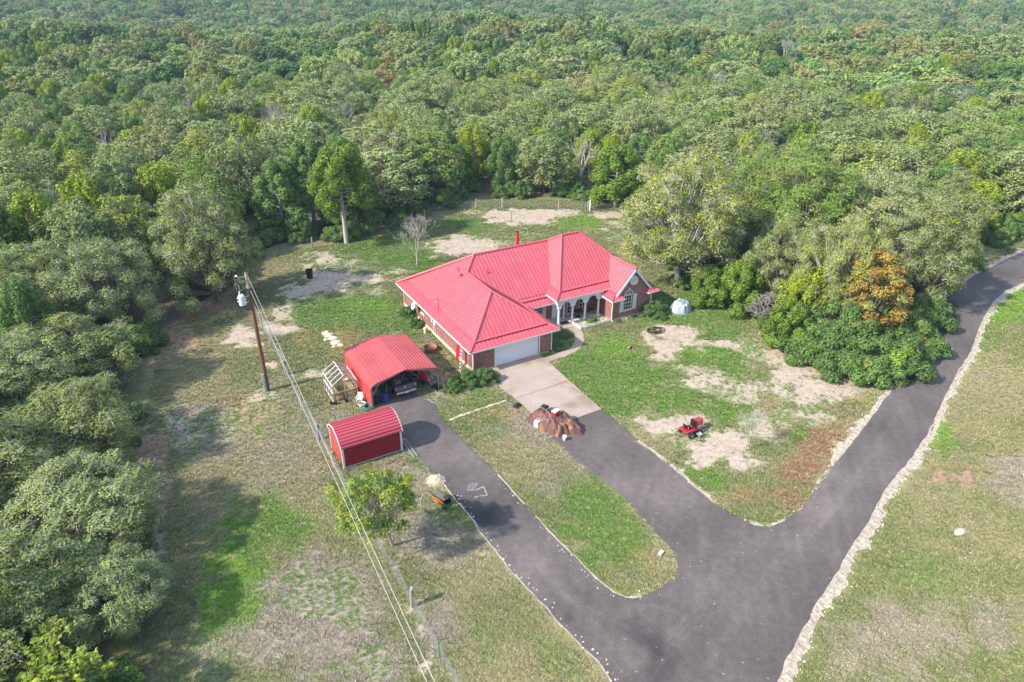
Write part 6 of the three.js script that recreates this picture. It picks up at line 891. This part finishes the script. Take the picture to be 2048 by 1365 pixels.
const RUSTM = broadleaf({ seed: 371, R: 4, H: 9, trunk: 2, fine: true, clumps: 90, n: 13000, size: 0.14, pal: 'tan', accent: ['rust', 0.3], twigs: 3 });
const q7 = rng(4242), wood = [];
{
  const aim = new THREE.Frustum(), pm = new THREE.Matrix4(); camera.updateMatrixWorld(true); camera.updateProjectionMatrix(); pm.multiplyMatrices(camera.projectionMatrix, camera.matrixWorldInverse); aim.setFromProjectionMatrix(pm);
  const sph = new THREE.Sphere(), fw = V3(Math.sin(YAW), 0, -Math.cos(YAW)), rt = V3(Math.cos(YAW), 0, Math.sin(YAW));
  for (let d = 6; d < 900; d += d < 330 ? 6.6 : 8.2) { const st = d < 330 ? 7.2 : 9.0, half = d * 0.80 + 24; for (let s = -half; s < half; s += st) {
    const dd = d + (q7() - 0.5) * 4.6, ss = s + (q7() - 0.5) * 4.6, x = CU + fw.x * dd + rt.x * ss, z = -CV + fw.z * dd + rt.z * ss, a = q7(), b = q7(), c = q7(), f = q7();
    if (yardOf(x, z)) continue;
    const e = distPoly(x, z, clearing), sz = 0.72 + 0.55 * b * b; let R = 6.6 * sz, H = 11.6 * (0.75 + 0.42 * c) * (0.9 + 0.2 * noise(x * 0.03, z * 0.03, 5));
    const stand = noise(x * 0.018, z * 0.018, 3) + 0.45 * noise(x * 0.06, z * 0.06, 9), kind = a < 0.07 && e > 14 ? 'bare' : e > 60 && a < 0.074 + 0.03 * sm(0.2, 0.5, noise(x * 0.02, z * 0.02, 33)) ? 'rust' : a < 0.36 + stand * 0.42 + (e < 18 ? 0.12 : 0) ? 'cedar' : 'oak';
    if (kind === 'cedar') { R = 3.0 * (0.85 + 0.4 * b); H = 8.6 * (0.8 + 0.45 * c); } if (kind === 'bare') { R = 3.2 * sz; H = 10 * (0.8 + 0.3 * c); }
    if (e < R * 0.55) continue;
    if (standing.some((t) => Math.hypot(t[0] - x, t[1] - z) < (t[2] + R) * 0.62)) continue;
    sph.set(V3(x, relief(x, z) + H / 2, z), Math.max(R, H) + 6); if (!aim.intersectsSphere(sph)) continue;
    wood.push({ x, z, y: relief(x, z) - 0.05, R, H, kind, d: camDist(x, z), v: f, turn: a * 97 });
  } }
}
wood.sort((a, b) => a.d - b.d);
const where = (t) => { // a place name found from the yard: bearing as seen from the viewer, and depth
  const dx = t.x - CU, dz = t.z + CV, b = Math.atan2(dx * Math.cos(YAW) + dz * Math.sin(YAW), dx * Math.sin(YAW) - dz * Math.cos(YAW)) * 180 / Math.PI, e = distPoly(t.x, t.z, clearing);
  const side = b < -22 ? 'left of the utility pole' : b < -8 ? 'behind the left back fence' : b < 6 ? 'behind the house' : b < 20 ? 'behind the big yellowish oak' : 'above the bend of the road';
  return (e < 12 ? 'at the wood edge ' : e < 45 ? 'inside the wood ' : e < 110 ? 'deeper in the wood ' : 'far back in the wood ') + side;
};
const LOOK = { grey: 'grey-green', sage: 'pale sage-green', olive: 'olive-green', dark: 'dark green', bright: 'fresh green', pink: 'brownish' }, oakLook = ['grey-green', 'pale sage', 'olive-green', 'dark green', 'silvery sage', 'fresh green', 'greyish', 'brownish'], cedLook = ['dark', 'yellow-green', 'blue-green'], bareLook = ['pale', 'grey', 'slender pale'];
const counts = { oak: 0, cedar: 0, bare: 0, rust: 0 }, far = [];
for (const t of wood) {
  if (counts[t.kind]++ >= (t.kind === 'oak' || t.kind === 'cedar' ? 300 : 120)) { far.push(t); continue; }
  const w = where(t), sz = t.H > (t.kind === 'cedar' ? 9.4 : 12.4) ? 'tall' : t.R > (t.kind === 'cedar' ? 3.3 : 6.2) ? 'broad' : t.H < (t.kind === 'cedar' ? 8 : 9.6) ? 'small' : 'middling', i = t.kind === 'oak' ? Math.min(7, Math.floor(t.v * 7.3)) : Math.floor(t.v * 3), p = V3(t.x, t.y, t.z);
  if (t.kind === 'oak') plant(MID[i], 'oak_tree', `${sz} ${oakLook[i]} oak ${w}`, 'tree', p, t.R / 4.6, t.turn, `${sz} ${oakLook[i]} oaks ${w}`, t.H / 10.5);
  else if (t.kind === 'cedar') plant(CEDM[i], 'cedar_tree', `${sz} ${cedLook[i]} cedar ${w}`, 'tree', p, t.R / 3, t.turn, `${sz} ${cedLook[i]} cedars ${w}`, t.H / 9);
  else if (t.kind === 'bare') plant(BAREM[i], 'bare_tree', `${sz} ${bareLook[i]} leafless tree ${w}`, 'tree', p, t.R / 3.6, t.turn, `${sz} ${bareLook[i]} leafless trees ${w}`, t.H / 10);
  else plant(RUSTM, 'autumn_tree', `${sz} tan autumn tree ${w}`, 'tree', p, t.R / 4, t.turn, `${sz} tan autumn trees ${w}`, t.H / 9);
}
function stuffOf(name, v, list, label, base, tint) {
  if (!list.length) return;
  const t = thing(name, label, 'trees', V3(0, 0, 0)); t.userData.kind = 'stuff';
  for (const [n, g, m] of v.parts) {
    const im = new THREE.InstancedMesh(g, m, list.length); im.name = n; im.castShadow = im.receiveShadow = true; im.userData.kind = 'stuff';
    const o = new THREE.Object3D(), c = new THREE.Color();
    list.forEach((k, i) => { o.position.set(k.x, k.y, k.z); o.rotation.set(0, k.turn, 0); o.scale.set(k.R / base[0], k.H / base[1], k.R / base[0]); o.updateMatrix(); im.setMatrixAt(i, o.matrix); if (n === 'crown') im.setColorAt(i, c.setRGB(0.84 + 0.3 * ((k.v * 7.3) % 1), 0.88 + 0.24 * ((k.v * 13.7) % 1), 0.85 + 0.3 * ((k.v * 29.1) % 1))); });
    t.add(im);
  }
}
const tone = ['grey-green', 'sage-green', 'olive', 'dark green'];
for (let i = 0; i < 4; i++) stuffOf('distant_woodland', FARV[i], far.filter((t) => t.kind === 'oak' && Math.floor(t.v * 4) === i), `${tone[i]} oak crowns massed in the distant woodland`, [4.6, 10.5]);
for (let i = 0; i < 2; i++) stuffOf('distant_cedars', CEDF[i], far.filter((t) => t.kind === 'cedar' && Math.floor(t.v * 2) === i), `${i ? 'blue-green' : 'dark'} cedars massed in the distant woodland`, [3, 9]);
stuffOf('distant_bare_trees', BAREM[1], far.filter((t) => t.kind === 'bare'), 'leafless grey trees scattered through the distant woodland', [3.6, 10]);
stuffOf('distant_autumn_trees', RUSTM, far.filter((t) => t.kind === 'rust'), 'tan and rust trees scattered through the distant woodland', [4, 9]);
// underbrush that closes the edge of the wood
{
  const list = [], q = rng(606);
  for (let i = 0; i < clearing.length; i++) {
    const a = clearing[i], b = clearing[(i + 1) % clearing.length], L = a.distanceTo(b); if (L > 200) continue;
    for (let s = 0; s < L; s += 1.1) { const p = a.clone().lerp(b, s / L), n = V3(b.z - a.z, 0, -(b.x - a.x)).normalize(); let o = p.clone().addScaledVector(n, 1.0 + q() * q() * 9); if (yardOf(o.x, o.z)) o = p.clone().addScaledVector(n, -1.0 - q() * q() * 9); const R = 1.1 + 1.4 * q(); if (yardOf(o.x, o.z) || distPoly(o.x, o.z, clearing) < R * 0.5 || camDist(o.x, o.z) < 30) continue; const bear = o.clone().sub(camera.position), ahead = bear.x * Math.sin(YAW) - bear.z * Math.cos(YAW); if (ahead < 10 || Math.abs(bear.x * Math.cos(YAW) + bear.z * Math.sin(YAW)) > ahead * 0.95 + 6) continue; if (q() < (o.x < -16 ? 0.55 : 0.12)) continue; list.push([o, R, 1.2 + 2.2 * q()]); }
  }
  list.slice(0, 298).forEach(([o, R, H], i) => { const k = i % 3; plant(BUSH[k], 'undergrowth_shrub', `${['dark', 'fresh green', 'blue-green'][k]} undergrowth shrub ${where(o)}`, 'bush', o, R / 2, i * 1.9, `${['dark', 'fresh green', 'blue-green'][k]} undergrowth ${where(o)}`, H / 2.2); });
}
// ---------- grass and loose stones ----------
{
  const tuft = () => { const q = rng(3), g = []; for (let k = 0; k < 7; k++) { const a = q() * 6.283, r = 0.07 * q(), w = 0.014 + 0.012 * q(), h = 0.05 + 0.06 * q(), l = 0.05 + 0.05 * q(), x = Math.cos(a) * r, z = Math.sin(a) * r, dx = Math.cos(a) * l, dz = Math.sin(a) * l; const b = new THREE.BufferGeometry(); b.setAttribute('position', new THREE.Float32BufferAttribute([x - Math.sin(a) * w, 0, z + Math.cos(a) * w, x + Math.sin(a) * w, 0, z - Math.cos(a) * w, x + dx, h, z + dz], 3)); b.computeVertexNormals(); g.push(b); } return merge(g); };
  const q = rng(99), M4 = [], C = [], o = new THREE.Object3D(), ap = asphaltEdge, hold = (x, z) => inPoly(x, z, ap) || inPoly(x, z, concretePoly) || inPoly(x, z, walkPoly) || houseBox(x, z, 0.05) || verges.has(Math.round(x * 7) + ',' + Math.round(z * 7));
  const fw = V3(Math.sin(YAW), 0, -Math.cos(YAW)), rt = V3(Math.cos(YAW), 0, Math.sin(YAW));
  let tries = 0;
  while (M4.length < 230000 && tries++ < 900000) {
    const d = 18 + 95 * Math.pow(q(), 0.8), s = (q() * 2 - 1) * (d * 0.74 + 13), x = CU + fw.x * d + rt.x * s, z = -CV + fw.z * d + rt.z * s;
    if (x < GX0 || x > GX1 || z < GZ0 || z > GZ1 || !yardOf(x, z) || hold(x, z)) continue;
    const k = groundAt(x, z, false); if (q() < k.bare * 1.02 - 0.02) continue;
    const sc = (0.7 + 0.9 * q()) * (k.bare > 0.5 ? 0.8 : 1) * (1 + d / 130), m = 0.75 + 0.6 * q(), dry = q() < 0.15 ? 1 : 0; o.position.set(x, 0, z); o.rotation.set(0, q() * 6.283, 0); o.scale.set(sc, sc * (0.6 + 0.6 * q()), sc); o.updateMatrix(); M4.push(o.matrix.clone());
    const g = k.bare > 0.5 ? LUSH : k.c; C.push(dry ? [0.3 * m, 0.26 * m, 0.14 * m] : [g[0] * m, g[1] * m, g[2] * m]);
  }
  const im = new THREE.InstancedMesh(tuft(), mat([1, 1, 1], 0.8), M4.length), c = new THREE.Color(); im.name = 'grass';
  M4.forEach((m, i) => { im.setMatrixAt(i, m); im.setColorAt(i, c.setRGB(...C[i])); }); im.castShadow = im.receiveShadow = true; scene.add(im); tag(im, 'short uneven grass over the lawns and fields', 'grass', null, 'stuff');
  const st = new THREE.InstancedMesh(new THREE.DodecahedronGeometry(1, 0), mat([1, 1, 1], 0.95), stoneSpots.length); st.name = 'loose_stones';
  stoneSpots.forEach(([p, s], i) => { o.position.set(p.x, p.y + s * 0.3 + 0.015, p.z); o.rotation.set(q() * 3, q() * 6, q() * 3); o.scale.set(s * (0.8 + 0.5 * q()), s * (0.5 + 0.4 * q()), s); o.updateMatrix(); st.setMatrixAt(i, o.matrix); const m = 0.75 + 0.5 * q(); st.setColorAt(i, c.setRGB(0.60 * m, 0.52 * m, 0.41 * m)); }); st.castShadow = true; scene.add(st); tag(st, 'loose pale limestone chips along the drive edges', 'gravel', null, 'stuff');
}
console.log('wood', wood.length, 'far', far.length, JSON.stringify(counts));
renderer.render(scene, camera);
